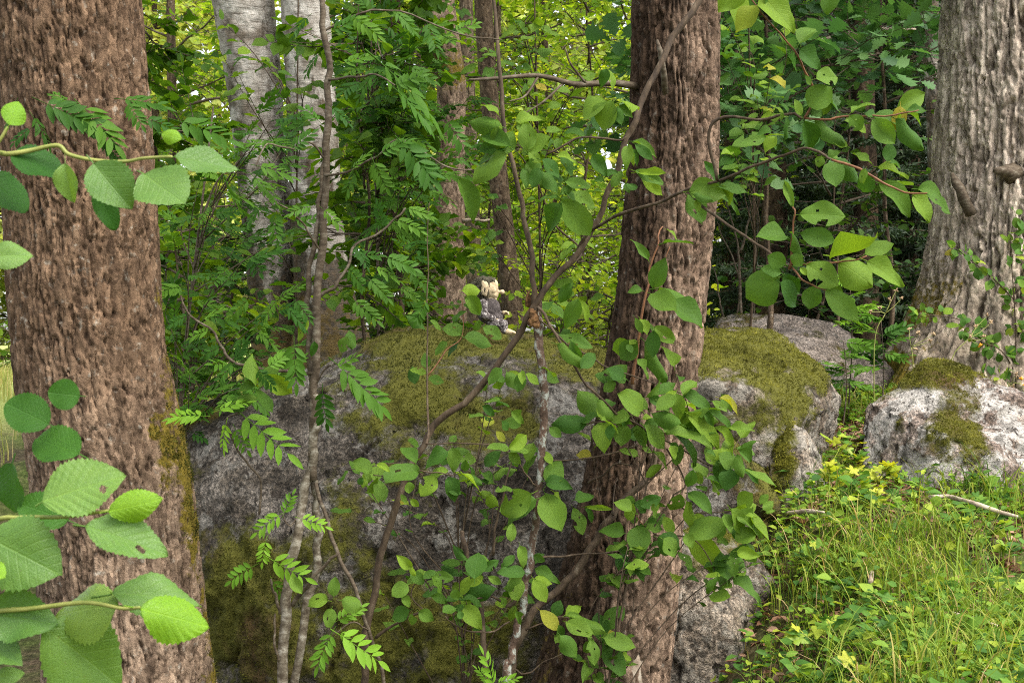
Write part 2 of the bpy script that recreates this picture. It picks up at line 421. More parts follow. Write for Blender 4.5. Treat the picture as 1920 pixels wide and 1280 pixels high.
M['leaf_bright'] = leaf_mat('bright_green_leaf', [(0.0, G(0.11, 0.24, 0.016)), (0.5, G(0.24, 0.40, 0.03)), (1.0, G(0.42, 0.54, 0.06))], (1.6, 1.4, 0.5), 0.55, 0.55, 0, 0.14, warm=1.05)
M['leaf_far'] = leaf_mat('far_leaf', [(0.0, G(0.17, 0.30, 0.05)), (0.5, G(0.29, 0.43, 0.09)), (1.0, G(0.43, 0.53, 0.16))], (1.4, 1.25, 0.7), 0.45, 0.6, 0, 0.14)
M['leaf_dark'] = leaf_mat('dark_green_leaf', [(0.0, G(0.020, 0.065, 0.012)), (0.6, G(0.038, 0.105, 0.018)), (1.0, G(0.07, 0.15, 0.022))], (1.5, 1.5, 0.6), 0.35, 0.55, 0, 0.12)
M['leaf_oak'] = leaf_mat('oak_leaf', [(0.0, G(0.034, 0.100, 0.034)), (0.6, G(0.060, 0.155, 0.046)), (1.0, G(0.090, 0.20, 0.056))], (1.3, 1.5, 0.7), 0.3, 0.5, 0, 0.2)
M['needle'] = leaf_mat('spruce_needle', [(0.0, G(0.008, 0.022, 0.007)), (0.7, G(0.018, 0.045, 0.012)), (1.0, G(0.035, 0.075, 0.016))], (1.2, 1.3, 0.7), 0.15, 0.6)
M['grass'] = leaf_mat('grass_blade', [(0.0, G(0.038, 0.095, 0.012)), (0.35, G(0.080, 0.175, 0.016)), (0.72, G(0.140, 0.245, 0.026)), (0.93, G(0.23, 0.28, 0.05)), (0.965, G(0.38, 0.32, 0.14)), (1.0, G(0.44, 0.36, 0.2))], (1.3, 1.2, 0.6), 0.35, 0.55, 0, 0.12)
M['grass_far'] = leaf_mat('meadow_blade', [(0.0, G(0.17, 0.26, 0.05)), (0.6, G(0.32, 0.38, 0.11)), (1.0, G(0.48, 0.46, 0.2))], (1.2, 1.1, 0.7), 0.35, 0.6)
M['herb'] = leaf_mat('herb_leaf', [(0.0, G(0.035, 0.105, 0.020)), (0.45, G(0.075, 0.19, 0.028)), (0.8, G(0.15, 0.29, 0.035)), (1.0, G(0.27, 0.37, 0.04))], (1.4, 1.4, 0.6), 0.38, 0.55, 0, 0.12)
M['herb_yellow'] = leaf_mat('herb_yellow_leaf', [(0.0, G(0.18, 0.32, 0.025)), (1.0, G(0.36, 0.43, 0.035))], (1.4, 1.3, 0.5), 0.4, 0.5)
M['litter'] = leaf_mat('dry_leaf', [(0.0, G(0.09, 0.05, 0.025)), (0.5, G(0.20, 0.12, 0.065)), (1.0, G(0.36, 0.26, 0.17))], (1.2, 1.0, 0.8), 0.12, 0.8)

# ---------------------------------------------------------------- ground
def ground_z(x, y):
    x = np.asarray(x, float); y = np.asarray(y, float)
    r = np.interp(y, [-20, 0, 3, 4.5, 6, 8, 12, 25, 60, 300], [0.2, 0.42, 0.70, 0.79, 1.00, 1.36, 1.40, 1.25, 1.0, 1.0])
    l = np.interp(y, [-20, 0, 5, 6.5, 8.5, 12, 25, 60, 300], [0, 0, 0.03, 0.25, 0.90, 1.02, 1.0, 1.0, 1.0])
    s = sstep(0.05, 1.15, x - 0.05 * (y - 4))
    P = np.stack([x, y, np.zeros_like(x)], -1).reshape(-1, 3)
    n = (fbm(P * 0.9, 4, 3) - 0.5).reshape(x.shape)
    f = (vnoise(P * 7.0, 5) - 0.5).reshape(x.shape)
    return l * (1 - s) + r * s + n * 0.22 * sstep(0.5, 3.5, y) + f * 0.03

def axis(a, b, step, far):
    core = np.arange(a, b + 1e-6, step)
    g = step * 1.35 ** np.arange(1, 40); g = np.cumsum(g); g = g[g < far]
    return np.concatenate([a - g[::-1], core, b + g])
gx = axis(-4.0, 5.0, 0.07, 400); gy = axis(1.0, 13.0, 0.07, 600)
X, Y = np.meshgrid(gx, gy, indexing='ij')
Z = ground_z(X, Y)
nI, nJ = X.shape
ii = (np.arange(nI - 1)[:, None] * nJ + np.arange(nJ - 1)[None]).ravel()
m = NT('forest_floor')
oc = m.coord('Object')
n1 = m.noise(oc, 1.3, 5, 0.6); n2 = m.noise(oc, 26, 6, 0.75)
soil = m.ramp(n2, [(0.35, (0.030, 0.022, 0.012)), (0.5, (0.085, 0.062, 0.035)), (0.66, (0.19, 0.14, 0.085))])
turf = m.ramp(n2, [(0.35, (0.03, 0.05, 0.010)), (0.6, (0.09, 0.13, 0.025)), (0.75, (0.18, 0.21, 0.06))])
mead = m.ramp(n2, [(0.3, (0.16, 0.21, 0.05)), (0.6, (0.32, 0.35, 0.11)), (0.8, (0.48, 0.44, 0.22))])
col = m.mix(m.ramp(n1, [(0.42, 0.0), (0.6, 1.0)]), soil, turf)
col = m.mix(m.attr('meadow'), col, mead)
M['ground'] = m.out(m.pbsdf(col, 0.95, m.bump(n2, 0.8, 0.03), 0.1))
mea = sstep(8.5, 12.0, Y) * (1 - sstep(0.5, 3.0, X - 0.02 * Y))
g_me = mesh('ground', np.stack([X, Y, Z], -1).reshape(-1, 3), np.stack([ii, ii + nJ, ii + nJ + 1, ii + 1], -1), M['ground'], True, {'meadow': mea.ravel()})
tag(link('ground', g_me), kind='structure')

# ---------------------------------------------------------------- boulders
ROCKS = {}
def facet(P, seed):
    """plane pieces meeting at sharp edges: each cell of a 3d cell pattern carries its own slope"""
    I = np.floor(P).astype(np.int64); best = np.full(len(P), 9.0); val = np.zeros(len(P))
    for a in (-1, 0, 1):
        for b in (-1, 0, 1):
            for c in (-1, 0, 1):
                J = I + np.array([a, b, c]); h = [_hash(J[:, 0], J[:, 1], J[:, 2], seed + k) for k in range(6)]
                q = P - (J + np.stack(h[:3], 1)); dd = (q ** 2).sum(1)
                s = (q * (np.stack(h[3:], 1) - 0.5)).sum(1) * 2.2 + (h[0] - 0.5) * 0.35
                m_ = dd < best; best = np.where(m_, dd, best); val = np.where(m_, s, val)
    return val
def boulder(name, label, pts, mat, voxel, seed, blobs, up=0.6, amp=1.0, dryness=0.3, tufts=0, tuft_mat='moss_tuft', moss_bias=0.0):
    P = np.array([at(*p) for p in pts])
    base = np.array([P[:, 0].mean(), P[:, 1].mean(), P[:, 2].min()])
    bm = bmesh.new()
    for p in P: bm.verts.new(p - base)
    bmesh.ops.convex_hull(bm, input=list(bm.verts))
    loose = [v for v in bm.verts if not v.link_faces]
    bmesh.ops.delete(bm, geom=loose, context='VERTS')
    tmp = bpy.data.meshes.new('tmp'); bm.to_mesh(tmp); bm.free()
    o = bpy.data.objects.new('tmp', tmp); COL.objects.link(o)
    r = o.modifiers.new('r', 'REMESH'); r.mode = 'VOXEL'; r.voxel_size = voxel
    s = o.modifiers.new('s', 'SMOOTH'); s.factor = 0.5; s.iterations = int(0.05 / voxel)
    dg = bpy.context.evaluated_depsgraph_get()
    ev = bpy.data.meshes.new_from_object(o.evaluated_get(dg))
    n = len(ev.vertices)
    V = np.empty(n * 3, np.float32); ev.vertices.foreach_get('co', V); V = V.reshape(-1, 3).astype(float)
    N = np.empty(n * 3, np.float32); ev.vertices.foreach_get('normal', N); N = N.reshape(-1, 3).astype(float)
    L = np.empty(len(ev.loops), np.int32); ev.loops.foreach_get('vertex_index', L)
    F = L.reshape(-1, 4)
    bpy.data.objects.remove(o); bpy.data.meshes.remove(tmp); bpy.data.meshes.remove(ev)
    W = V + base
    d = (fbm(W * 1.6, 3, seed) - 0.5) * 0.12
    Ww = W + np.stack([fbm(W * 3 + k, 3, seed + 60 + k) - 0.5 for k in (0, 4, 8)], 1) * 0.25
    d += facet(Ww * 2.0, seed + 70) * 0.040 + facet(Ww * 6.5, seed + 71) * 0.011      # flat chipped faces
    rid = np.abs(fbm(Ww * np.array([2.6, 2.6, 1.9]) + 7, 4, seed + 9) * 2 - 1)
    d -= (1 - sstep(0.0, 0.035, rid)) * 0.028                                          # narrow cracks
    d += (fbm(W * 20, 3, seed + 5, 0.7) - 0.5) * 0.026 + (fbm(W * 55, 2, seed + 6) - 0.5) * 0.012
    V = V + N * (d * amp)[:, None]
    px, py = pix(V + base)
    ms = up * sstep(0.35, 0.85, N[:, 2] + (fbm(W * 3.1, 4, seed + 21) - 0.5) * 0.9) + (fbm(W * 2.6, 5, seed + 22, 0.6) - 0.5) * 1.5 + moss_bias
    dry = np.full(n, dryness) + (fbm(W * 2.1, 3, seed + 30) - 0.5) * 1.2
    for (bx, by, rx, ry, st) in blobs:
        g = np.exp(-(((px - bx) / rx) ** 2 + ((py - by) / ry) ** 2))
        ms = ms + st * g
    ms = np.clip(ms * 0.8 + (fbm(W * 5.5, 5, seed + 43, 0.7) - 0.5) * 1.9, 0, 1)
    cover = sstep(0.45, 0.95, ms + (fbm(W * 24, 2, seed + 40) - 0.5) * 0.8)
    V = V + N * (cover * (0.008 + 0.016 * fbm(W * 30, 2, seed + 41)))[:, None]
    ob = link(name, mesh(name, V, F, M[mat], True, {'moss': ms, 'dry': np.clip(dry, 0, 1)}), None, base)
    tag(ob, label, 'boulder')
    if tufts:
        a = V[F[:, 1]] - V[F[:, 0]]; b = V[F[:, 3]] - V[F[:, 0]]
        area = np.linalg.norm(np.cross(a, b), axis=1)
        fn = unit(np.cross(a, b))
        vis = (fn[:, 1] < 0.45) | (fn[:, 2] > 0.2)
        w = area * cover[F].mean(1) * vis; w /= w.sum()
        k = rng.choice(len(F), tufts, p=w)
        u, v = rng.random(tufts), rng.random(tufts)
        p0 = V[F[k, 0]] + a[k] * u[:, None] + b[k] * v[:, None]
        nn = unit(fn[k] + rng.normal(0, 0.55, (tufts, 3)) + np.array([0, 0, 0.25]))
        sd = unit(np.cross(nn, rng.normal(0, 1, (tufts, 3))))
        ln = rng.uniform(0.004, 0.013, tufts)[:, None]
        T = np.stack([p0 - sd * 0.0022 - fn[k] * 0.003, p0 + sd * 0.0022 - fn[k] * 0.003, p0 + nn * ln], 1).reshape(-1, 3)
        rv = np.clip(np.repeat(fbm((p0 + base) * 14, 3, seed + 50) * 1.5 - 0.25 + rng.normal(0, 0.16, tufts), 3), 0, 1)
        mo = link('moss', mesh('moss', T, np.arange(tufts * 3).reshape(-1, 3), M[tuft_mat], False, {'rnd': rv}), ob)
        mo['kind'] = 'stuff'
    ROCKS[ob.name] = (V + base, ob)
    return ob

boulder('boulder', 'huge dark grey mossy boulder in the middle that carries the little troll',
    [(365, 1420, 5.35), (350, 1080, 5.4), (322, 850, 5.7), (345, 790, 5.9), (520, 748, 5.55), (690, 705, 5.45), (850, 690, 5.45), (1000, 695, 5.45), (1150, 712, 5.4),
     (1300, 790, 5.4), (1425, 890, 5.4), (1495, 1040, 5.45), (1470, 1130, 5.45), (1400, 1420, 5.4), (600, 1000, 5.18), (900, 880, 5.12), (1150, 930, 5.12), (800, 1400, 5.0), (1100, 1400, 5.05),
     (600, 1300, 5.1), (675, 660, 6.2), (745, 632, 6.2), (830, 622, 6.3), (960, 632, 6.3), (1060, 645, 6.3), (1160, 668, 6.2), (1350, 800, 6.3), (430, 765, 6.7), (400, 1100, 7.0), (1420, 1000, 6.8),
     (800, 632, 6.9), (1050, 650, 6.9), (500, 1300, 7.0), (1400, 1300, 7.0)],
    'rock_main', 0.0185, 3,
    [(800, 745, 75, 55, 0.9), (700, 800, 60, 60, 0.45), (970, 765, 50, 40, 0.7), (860, 640, 120, 26, 0.9), (1075, 660, 90, 26, 0.9), (740, 650, 50, 20, 0.7), (640, 1010, 70, 60, 0.55), (480, 1150, 190, 150, 1.0), (820, 1190, 210, 90, 1.0), (640, 900, 60, 60, 0.5),
     (900, 820, 40, 60, 0.4), (1110, 690, 40, 60, 0.8), (1440, 930, 18, 70, 0.8), (1490, 1010, 12, 70, 0.7), (1340, 990, 40, 25, 0.6), (540, 850, 60, 120, -0.7), (440, 900, 60, 60, -0.4), (880, 980, 120, 60, -0.35), (1080, 900, 60, 110, -0.8), (1450, 1070, 40, 60, -0.8), (1290, 900, 90, 70, -0.8)],
    up=0.35, dryness=0.25, tufts=65000, tuft_mat='moss_dull', moss_bias=0.16)
boulder('boulder', 'rounded boulder with a yellow-green moss cap right of the centre trunk',
    [(1150, 700, 6.2), (1180, 640, 6.6), (1310, 618, 6.5), (1420, 628, 6.4), (1490, 655, 6.3), (1545, 700, 6.2), (1578, 760, 6.2), (1560, 900, 6.2), (1330, 720, 5.75), (1440, 740, 5.75), (1500, 790, 5.85), (1300, 900, 5.8), (1450, 900, 5.7),
     (1200, 640, 7.3), (1450, 640, 7.2), (1560, 750, 7.0), (1200, 900, 7.2), (1500, 900, 7.2)],
    'rock_pink', 0.014, 13, [(1350, 660, 110, 50, 0.75), (1460, 680, 60, 50, 0.5), (1520, 710, 30, 40, 0.5), (1500, 740, 60, 60, 0.6), (1440, 740, 60, 40, 0.3), (1290, 800, 60, 60, 0.3)], up=0.65, dryness=0.05, tufts=36000)
boulder('boulder', 'pale pink boulder with black pits at the foot of the centre trunk',
    [(1215, 1060, 5.0), (1260, 1000, 5.0), (1335, 985, 5.05), (1385, 1020, 5.05), (1440, 1090, 5.05), (1478, 1180, 5.05), (1470, 1290, 5.05), (1430, 1420, 5.0), (1250, 1420, 4.85), (1240, 1150, 4.86), (1350, 1150, 4.80), (1400, 1280, 4.8),
     (1220, 1060, 5.5), (1440, 1080, 5.5), (1220, 1400, 5.6), (1470, 1400, 5.5)],
    'rock_pink', 0.0105, 23, [(1300, 1050, 60, 45, 0.8), (1345, 1000, 50, 20, 0.8), (1400, 1040, 30, 40, 0.5), (1440, 1120, 18, 50, 0.5), (1460, 1220, 20, 60, 0.5), (1330, 1180, 80, 80, -0.9)], up=0.3, dryness=0.55, tufts=12000, amp=0.8)
boulder('boulder', 'small boulder with one mossy side among the yellow-green weeds',
    [(1428, 850, 5.75), (1440, 800, 5.8), (1480, 782, 5.8), (1520, 800, 5.75), (1548, 850, 5.75), (1562, 910, 5.75), (1550, 960, 5.7), (1440, 980, 5.6), (1440, 900, 5.6), (1500, 880, 5.55), (1520, 960, 5.55), (1440, 800, 6.1), (1540, 850, 6.1), (1440, 960, 6.1), (1550, 960, 6.1)],
    'rock_pink', 0.011, 33, [(1470, 840, 40, 60, 1.0), (1455, 900, 30, 40, 0.7), (1530, 850, 22, 50, -0.9), (1500, 930, 50, 20, -0.5)], up=0.2, dryness=0.15, tufts=9000, amp=0.6)
boulder('boulder', 'white lichened boulder with an orange-brown moss patch below the grey trunk',
    [(1608, 790, 6.2), (1625, 750, 6.2), (1685, 722, 6.25), (1742, 668, 6.35), (1785, 680, 6.35), (1850, 735, 6.3), (1930, 785, 6.3), (1990, 800, 6.3), (2060, 900, 6.3), (1612, 870, 6.1), (1640, 930, 6.0), (1740, 800, 5.85), (1850, 840, 5.85), (1750, 930, 5.85), (1950, 930, 5.95),
     (1650, 790, 6.9), (1765, 700, 6.8), (1950, 800, 7.0), (1650, 930, 6.9), (2040, 930, 6.9)],
    'rock_white', 0.0135, 43, [(1760, 694, 80, 18, 1.1), (1700, 710, 50, 18, 0.8), (1785, 790, 62, 65, 0.75), (1835, 845, 70, 45, 0.8), (1690, 800, 16, 25, 0.8), (1640, 740, 28, 18, 0.6), (1720, 760, 60, 35, -0.6), (1890, 800, 50, 60, -0.9)], up=0.25, dryness=0.4, tufts=22000)
boulder('boulder', 'low grey-brown boulder behind the moss-capped one, by the dark spruces',
    [(1330, 640, 8.0), (1350, 600, 8.1), (1400, 588, 8.2), (1480, 590, 8.2), (1550, 605, 8.2), (1610, 640, 8.1), (1680, 700, 8.0), (1690, 760, 8.0), (1330, 760, 7.8), (1500, 660, 7.7), (1620, 720, 7.7), (1350, 610, 9.0), (1600, 640, 9.0), (1350, 760, 9.0), (1680, 760, 9.0)],
    'rock_grey', 0.017, 53, [(1360, 625, 40, 20, 0.7), (1560, 680, 60, 40, 0.5)], up=0.2, dryness=0.6, tufts=5000, tuft_mat='moss_dull', amp=0.8, moss_bias=-0.1)

# ---------------------------------------------------------------- big trunks with bark relief
def trunk(ctrl, mat, name, parent, nu, dens, cell, depth, seed, moss=None, pale=None, root=0.0, mode='plate', base=(0, 0, 0), top=None, plate=0.8, wplate=0.18):
    """ctrl rows: px, py, d, width px. dens: vertical step in view (m). cell: (width, height) of a bark plate (m)."""
    C = np.array([[*at(p[0], p[1], p[2]), p[3] * K * p[2] * 0.5] for p in ctrl])
    if top is not None: C = np.vstack([np.array(top, float)[::-1], C])
    fine = spline(C, 3000)
    seg = np.r_[0, np.cumsum(np.linalg.norm(np.diff(fine[:, :3], axis=0), axis=1))]
    zz = fine[:, 2]
    lim = 1.6 + 700 * K * fine[:, 1]
    step = np.where(zz > lim, dens * 8, dens)
    cum = np.r_[0, np.cumsum(np.diff(seg) / step[1:])]
    s = np.interp(np.linspace(0, cum[-1], int(cum[-1]) + 1), cum, seg)
    R = np.stack([np.interp(s, seg, fine[:, i]) for i in range(4)], 1)
    nv = len(s)
    t = unit(np.gradient(R[:, :3], axis=0))
    a = unit(np.cross(t, np.array([0, 1.0, 0]))); b = np.cross(a, t)
    nf = int(nu * 0.63); tf = np.linspace(-1.13 * PI, 0.13 * PI, nf, endpoint=False)          # fine towards the path, coarser behind
    th = np.concatenate([tf, np.linspace(0.13 * PI, 0.87 * PI, int(nu * 0.13), endpoint=False)]); nu = len(th)
    TH, S = np.meshgrid(th, s, indexing='xy')
    rad = np.repeat(R[:, 3][:, None], nu, 1)
    Rm = R[:, 3].mean()
    circ = np.stack([np.cos(TH) * Rm, np.sin(TH) * Rm, S], -1).reshape(-1, 3)
    warp = (fbm(circ * np.array([9, 9, 6.0]), 3, seed) - 0.5)
    warp2 = (fbm(circ * np.array([30, 30, 18.0]), 2, seed + 2) - 0.5)
    per = max(6, int(round(2 * PI * Rm / cell[0])))
    u = TH.ravel() / (2 * PI) * per + warp * 2.2 + warp2 * 0.7
    v = S.ravel() / (cell[1] * plate) + (fbm(circ * 7 + 40, 3, seed + 4) - 0.5) * 1.4
    f1, f2, cid = worley2(u, v, per, seed)
    e = f2 - f1
    h = sstep(0.0, 0.26, e)
    g1, g2, cid2 = worley2(u * 2.0, v * 2.3, per * 2, seed + 7)
    h2 = sstep(0.0, 0.4, g2 - g1)
    fi = fbm(circ * np.array([70, 70, 40.0]), 3, seed + 8)
    fx, fz = 1.0 / cell[0], 1.0 / cell[1]
    Cw = circ + np.stack([warp * 0.03, warp2 * 0.02, warp * 0.06], 1)
    r1 = np.abs(2 * fbm(Cw * np.array([fx, fx, fz]) * 1.15, 3, seed + 30, 0.55) - 1)
    r2 = np.abs(2 * fbm(Cw * np.array([fx, fx, fz]) * 0.5 + 9, 3, seed + 33, 0.55) - 1)
    bark = np.clip(0.48 * sstep(0.01, 0.15, r1) + 0.30 * sstep(0.0, 0.13, r2) + wplate * sstep(0.0, 0.13, e) + (cid2 - 0.5) * 0.18 + (fi - 0.5) * 0.34 + 0.0, 0, 1)
    lump = (fbm(circ * np.array([4, 4, 2.2]), 3, seed + 11) - 0.5) * 0.10
    rr = rad.ravel() * (1 + lump) + (bark - 0.6) * depth
    if root:
        zrel = (R[:, 2] - R[-1, 2])[:, None] * np.ones(nu)
        fl = np.exp(-zrel.ravel() / root)
        rr = rr * (1 + 0.30 * fl * (0.25 + np.cos(TH.ravel() * 5 + seed + 0.6 * np.sin(TH.ravel() * 2)) * 0.75))
    V = R[:, None, :3] + rr.reshape(nv, nu, 1) * (np.cos(TH)[..., None] * a[:, None] + np.sin(TH)[..., None] * b[:, None])
    V = V.reshape(-1, 3)
    ca, sa = np.cos(TH.ravel()), np.sin(TH.ravel())
    px, py = pix(V)
    ms = np.zeros(len(V)) if moss is None else moss(ca, sa, px, py, V)
    pl = np.zeros(len(V)) if pale is None else pale(ca, sa, px, py, V)
    i = np.arange(nv - 1)[:, None] * nu; j = np.arange(nu)[None]; k = (j + 1) % nu
    Q = np.stack([i + j, i + k, i + k + nu, i + j + nu], -1).reshape(-1, 4)
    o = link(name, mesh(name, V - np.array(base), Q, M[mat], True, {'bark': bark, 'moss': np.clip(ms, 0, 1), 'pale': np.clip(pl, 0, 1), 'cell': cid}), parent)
    return o, V, np.clip(ms, 0, 1), Q

def foot(px, py, d):
    p = at(px, py, d); return (p[0], p[1], float(ground_z(p[0], p[1])))

def moss_fur(V, Q, ms, n, mat, parent, base, seed, ln=(0.006, 0.016)):
    a = V[Q[:, 1]] - V[Q[:, 0]]; b = V[Q[:, 3]] - V[Q[:, 0]]
    cr = np.cross(a, b); w = np.linalg.norm(cr, axis=1) * sstep(0.35, 1.1, ms[Q].mean(1) + (fbm(V[Q[:, 0]] * 30, 3, seed) - 0.5) * 1.0) ** 1.5
    w /= w.sum(); k = rng.choice(len(Q), n, p=w)
    fn = unit(cr[k]); p0 = V[Q[k, 0]] + a[k] * rng.random((n, 1)) + b[k] * rng.random((n, 1))
    ctr = V.mean(0); out = p0 - np.array([ctr[0], ctr[1], 0]); out[:, 2] = 0
    fn = np.where((fn * out).sum(1, keepdims=True) < 0, -fn, fn)
    nn = unit(fn + rng.normal(0, 0.5, (n, 3)))
    sd = unit(np.cross(nn, rng.normal(0, 1, (n, 3))))
    l = rng.uniform(*ln, n)[:, None]
    T = np.stack([p0 - sd * 0.002 - fn * 0.003, p0 + sd * 0.002 - fn * 0.003, p0 + nn * l], 1).reshape(-1, 3)
    rv = np.clip(np.repeat(fbm(p0 * 12, 3, seed + 1) * 1.5 - 0.25 + rng.normal(0, 0.15, n), 3), 0, 1)
    o = link('moss', mesh('moss', T - np.array(base), np.arange(n * 3).reshape(-1, 3), M[mat], False, {'rnd': rv}), parent)
    o['kind'] = 'stuff'
# ---------------------------------------------------------------- joined foliage for crowns
LEAF6 = np.array([[0, 0, 0], [-0.40, 0.28, 0.10], [-0.42, 0.64, 0.12], [0, 1, -0.06], [0.42, 0.64, 0.12], [0.40, 0.28, 0.10]])
LEAF6_F = np.array([[0, 2, 1], [0, 3, 2], [0, 4, 3], [0, 5, 4]])
_ob = [(0, 0), (-0.08, 0.12), (-0.22, 0.22), (-0.14, 0.32), (-0.36, 0.46), (-0.22, 0.54), (-0.46, 0.70), (-0.24, 0.76), (-0.28, 0.92), (0, 1.0)]
OAK = np.array([[x, y, abs(x) * 0.25 - 0.1 * y * y] for x, y in _ob] + [[-x, y, abs(x) * 0.25 - 0.1 * y * y] for x, y in _ob[-2:0:-1]] + [[0, y, -0.1 * y * y] for y in (0.3, 0.55, 0.78)])
OAK_F = np.array([[18, 1, 0], [18, 3, 1], [3, 2, 1], [18, 19, 3], [19, 5, 3], [5, 4, 3], [19, 20, 5], [20, 7, 5], [7, 6, 5], [20, 9, 7], [9, 8, 7]] +
                 [[18, 0, 17], [18, 17, 15], [15, 17, 16], [18, 15, 19], [19, 15, 13], [13, 15, 14], [19, 13, 20], [20, 13, 11], [11, 13, 12], [20, 11, 9], [9, 11, 10]])
def leaf_cloud(P, U, N, L, W, shape=LEAF6, faces=LEAF6_F):
    U = unit(U); N = unit(N - U * (N * U).sum(1, keepdims=True)); S = np.cross(U, N)
    q = shape
    V = P[:, None] + (q[None, :, 0:1] * (W * L)[:, None, None]) * S[:, None] + (q[None, :, 1:2] * L[:, None, None]) * U[:, None] + (q[None, :, 2:3] * L[:, None, None]) * N[:, None]
    F = faces[None] + (np.arange(len(P)) * len(q))[:, None, None]
    return V.reshape(-1, 3), F.reshape(-1, 3)

def sprays(O, D, ln, k, g, flat=0.4, droop=0.12):
    """leafy twigs: returns leaf base, direction, normal and the twig's own ends"""
    n = len(O)
    D = unit(D); up = unit(np.array([0, 0, 1.0]) + g.normal(0, flat, (n, 3)))
    S = unit(np.cross(D, up))
    t = (np.arange(k) + 0.7) / k
    P = O[:, None] + D[:, None] * (ln[:, None] * t)[..., None] + np.array([0, 0, -1.0]) * (droop * ln[:, None] * t ** 2)[..., None]
    sg = np.where(np.arange(k) % 2, 1.0, -1.0)[None, :, None]
    U = D[:, None] * 0.5 + S[:, None] * sg * 0.85 + g.normal(0, 0.22, (n, k, 3)) + np.array([0, 0, -0.18])
    U[:, -1] = D + g.normal(0, 0.2, (n, 3))
    N = up[:, None] + g.normal(0, 0.32, (n, k, 3))
    return P.reshape(-1, 3), U.reshape(-1, 3), N.reshape(-1, 3)

def tri_twigs(mb, A, B, r):
    """three sided twigs from A to B"""
    n = len(A); D = unit(B - A); S = unit(np.cross(D, np.array([0.2, 0.3, 1.0]))); T = np.cross(D, S)
    th = np.array([0, 2.1, 4.2])
    ring = np.cos(th)[None, :, None] * S[:, None] + np.sin(th)[None, :, None] * T[:, None]
    r = np.broadcast_to(r, (n,))[:, None, None]
    V = np.concatenate([A[:, None] + ring * r, B[:, None] + ring * r * 0.4], 1)
    f = np.array([[0, 1, 4, 3], [1, 2, 5, 4], [2, 0, 3, 5]])
    F = (f[None] + (np.arange(n) * 6)[:, None, None]).reshape(-1, 4)
    mb.add(V.reshape(-1, 3), F)

def crown_parts(root, base, g, limbs, nspray, k, leaf, mat, width=0.62, spl=(0.22, 0.5), wig=0.12, oak=False, flat=0.4, zcap=99, thin=0.0, twig=0.003, crown='crown'):
    """limbs: list of (path (n,3), r0). Twigs and leaves are spread along them."""
    mb = MB()
    lens = np.array([np.linalg.norm(p[-1] - p[0]) for p, _ in limbs]) + 0.05
    for p, r in limbs:
        V, F = tube(p, np.linspace(r, r * 0.25, len(p)), 5, True, 0.15)
        mb.add(V, F)
    pick = g.choice(len(limbs), nspray, p=lens / lens.sum())
    t = 0.2 + 0.8 * g.random(nspray) ** 0.7
    O = np.empty((nspray, 3)); D = np.empty((nspray, 3))
    for i in range(nspray):
        p = limbs[pick[i]][0]; s = t[i] * (len(p) - 1); a = min(int(s), len(p) - 2)
        O[i] = p[a] + (p[a + 1] - p[a]) * (s - a); D[i] = unit(p[a + 1] - p[a])
    hz = g.normal(0, 1, (nspray, 3)); hz[:, 2] *= 0.35
    D = unit(D * 0.55 + unit(hz) * 0.9)
    A = O + 0
    O = O + D * g.uniform(0, wig, nspray)[:, None] * 2 + g.normal(0, wig * 0.5, (nspray, 3))
    keep = fbm(O * 1.6, 2, int(g.integers(1000))) > thin
    O, D, A = O[keep], D[keep], A[keep]
    ln = g.uniform(*spl, len(O))
    tri_twigs(mb, A, O + D * (ln * 0.5)[:, None], twig * 1.4)
    tri_twigs(mb, O, O + D * ln[:, None] - np.array([0, 0, 0.1]) * ln[:, None], twig)
    P, U, N = sprays(O, D, ln, k, g, flat)
    ok = (P[:, 2] < zcap) & (g.random(len(P)) < 0.92)
    P, U, N = P[ok], U[ok], N[ok]
    L = leaf * g.uniform(0.55, 1.25, len(P)); W = width * g.uniform(0.8, 1.25, len(P)) / 0.84
    if oak: V, F = leaf_cloud(P, U, N, L, W * 1.1, OAK, OAK_F)
    else: V, F = leaf_cloud(P, U, N, L, W)
    nvl = len(OAK) if oak else 6
    tone = np.clip(fbm(P * 1.3, 3, 5) * 1.6 - 0.55 + g.normal(0, 0.2, len(P)), 0, 0.999)
    ob = mb.build('branches', M['twig_bg'], root, base)
    ob['kind'] = 'stuff'
    co = link(crown, mesh(crown, V - np.array(base), F, M[mat], True, {'rnd': np.repeat(tone, nvl)}), root)
    co['kind'] = 'stuff'
    return len(P)

def limb_set(g, base, h, z0, z1, spread, n, up=0.25, lean=(0, 0)):
    """limbs around a stem from z0 to z1"""
    out = []
    for i in range(n):
        z = z0 + (z1 - z0) * (i + g.random()) / n
        az = g.uniform(0, 2 * PI); f = (z - base[2]) / h
        c = np.array([base[0] + lean[0] * f, base[1] + lean[1] * f, z])
        ln = spread * (0.55 + 0.6 * g.random()) * (1.05 - 0.45 * max(0, (z - z0) / max(z1 - z0, 0.1)))
        d = np.array([math.cos(az), math.sin(az), up + g.normal(0, 0.15)])
        pts = [c]
        for s in range(4):
            d = unit(d + g.normal(0, 0.16, 3) + np.array([0, 0, 0.02])); pts.append(pts[-1] + d * ln / 4)
        out.append((np.array(pts), 0.006 + 0.008 * ln))
    return out

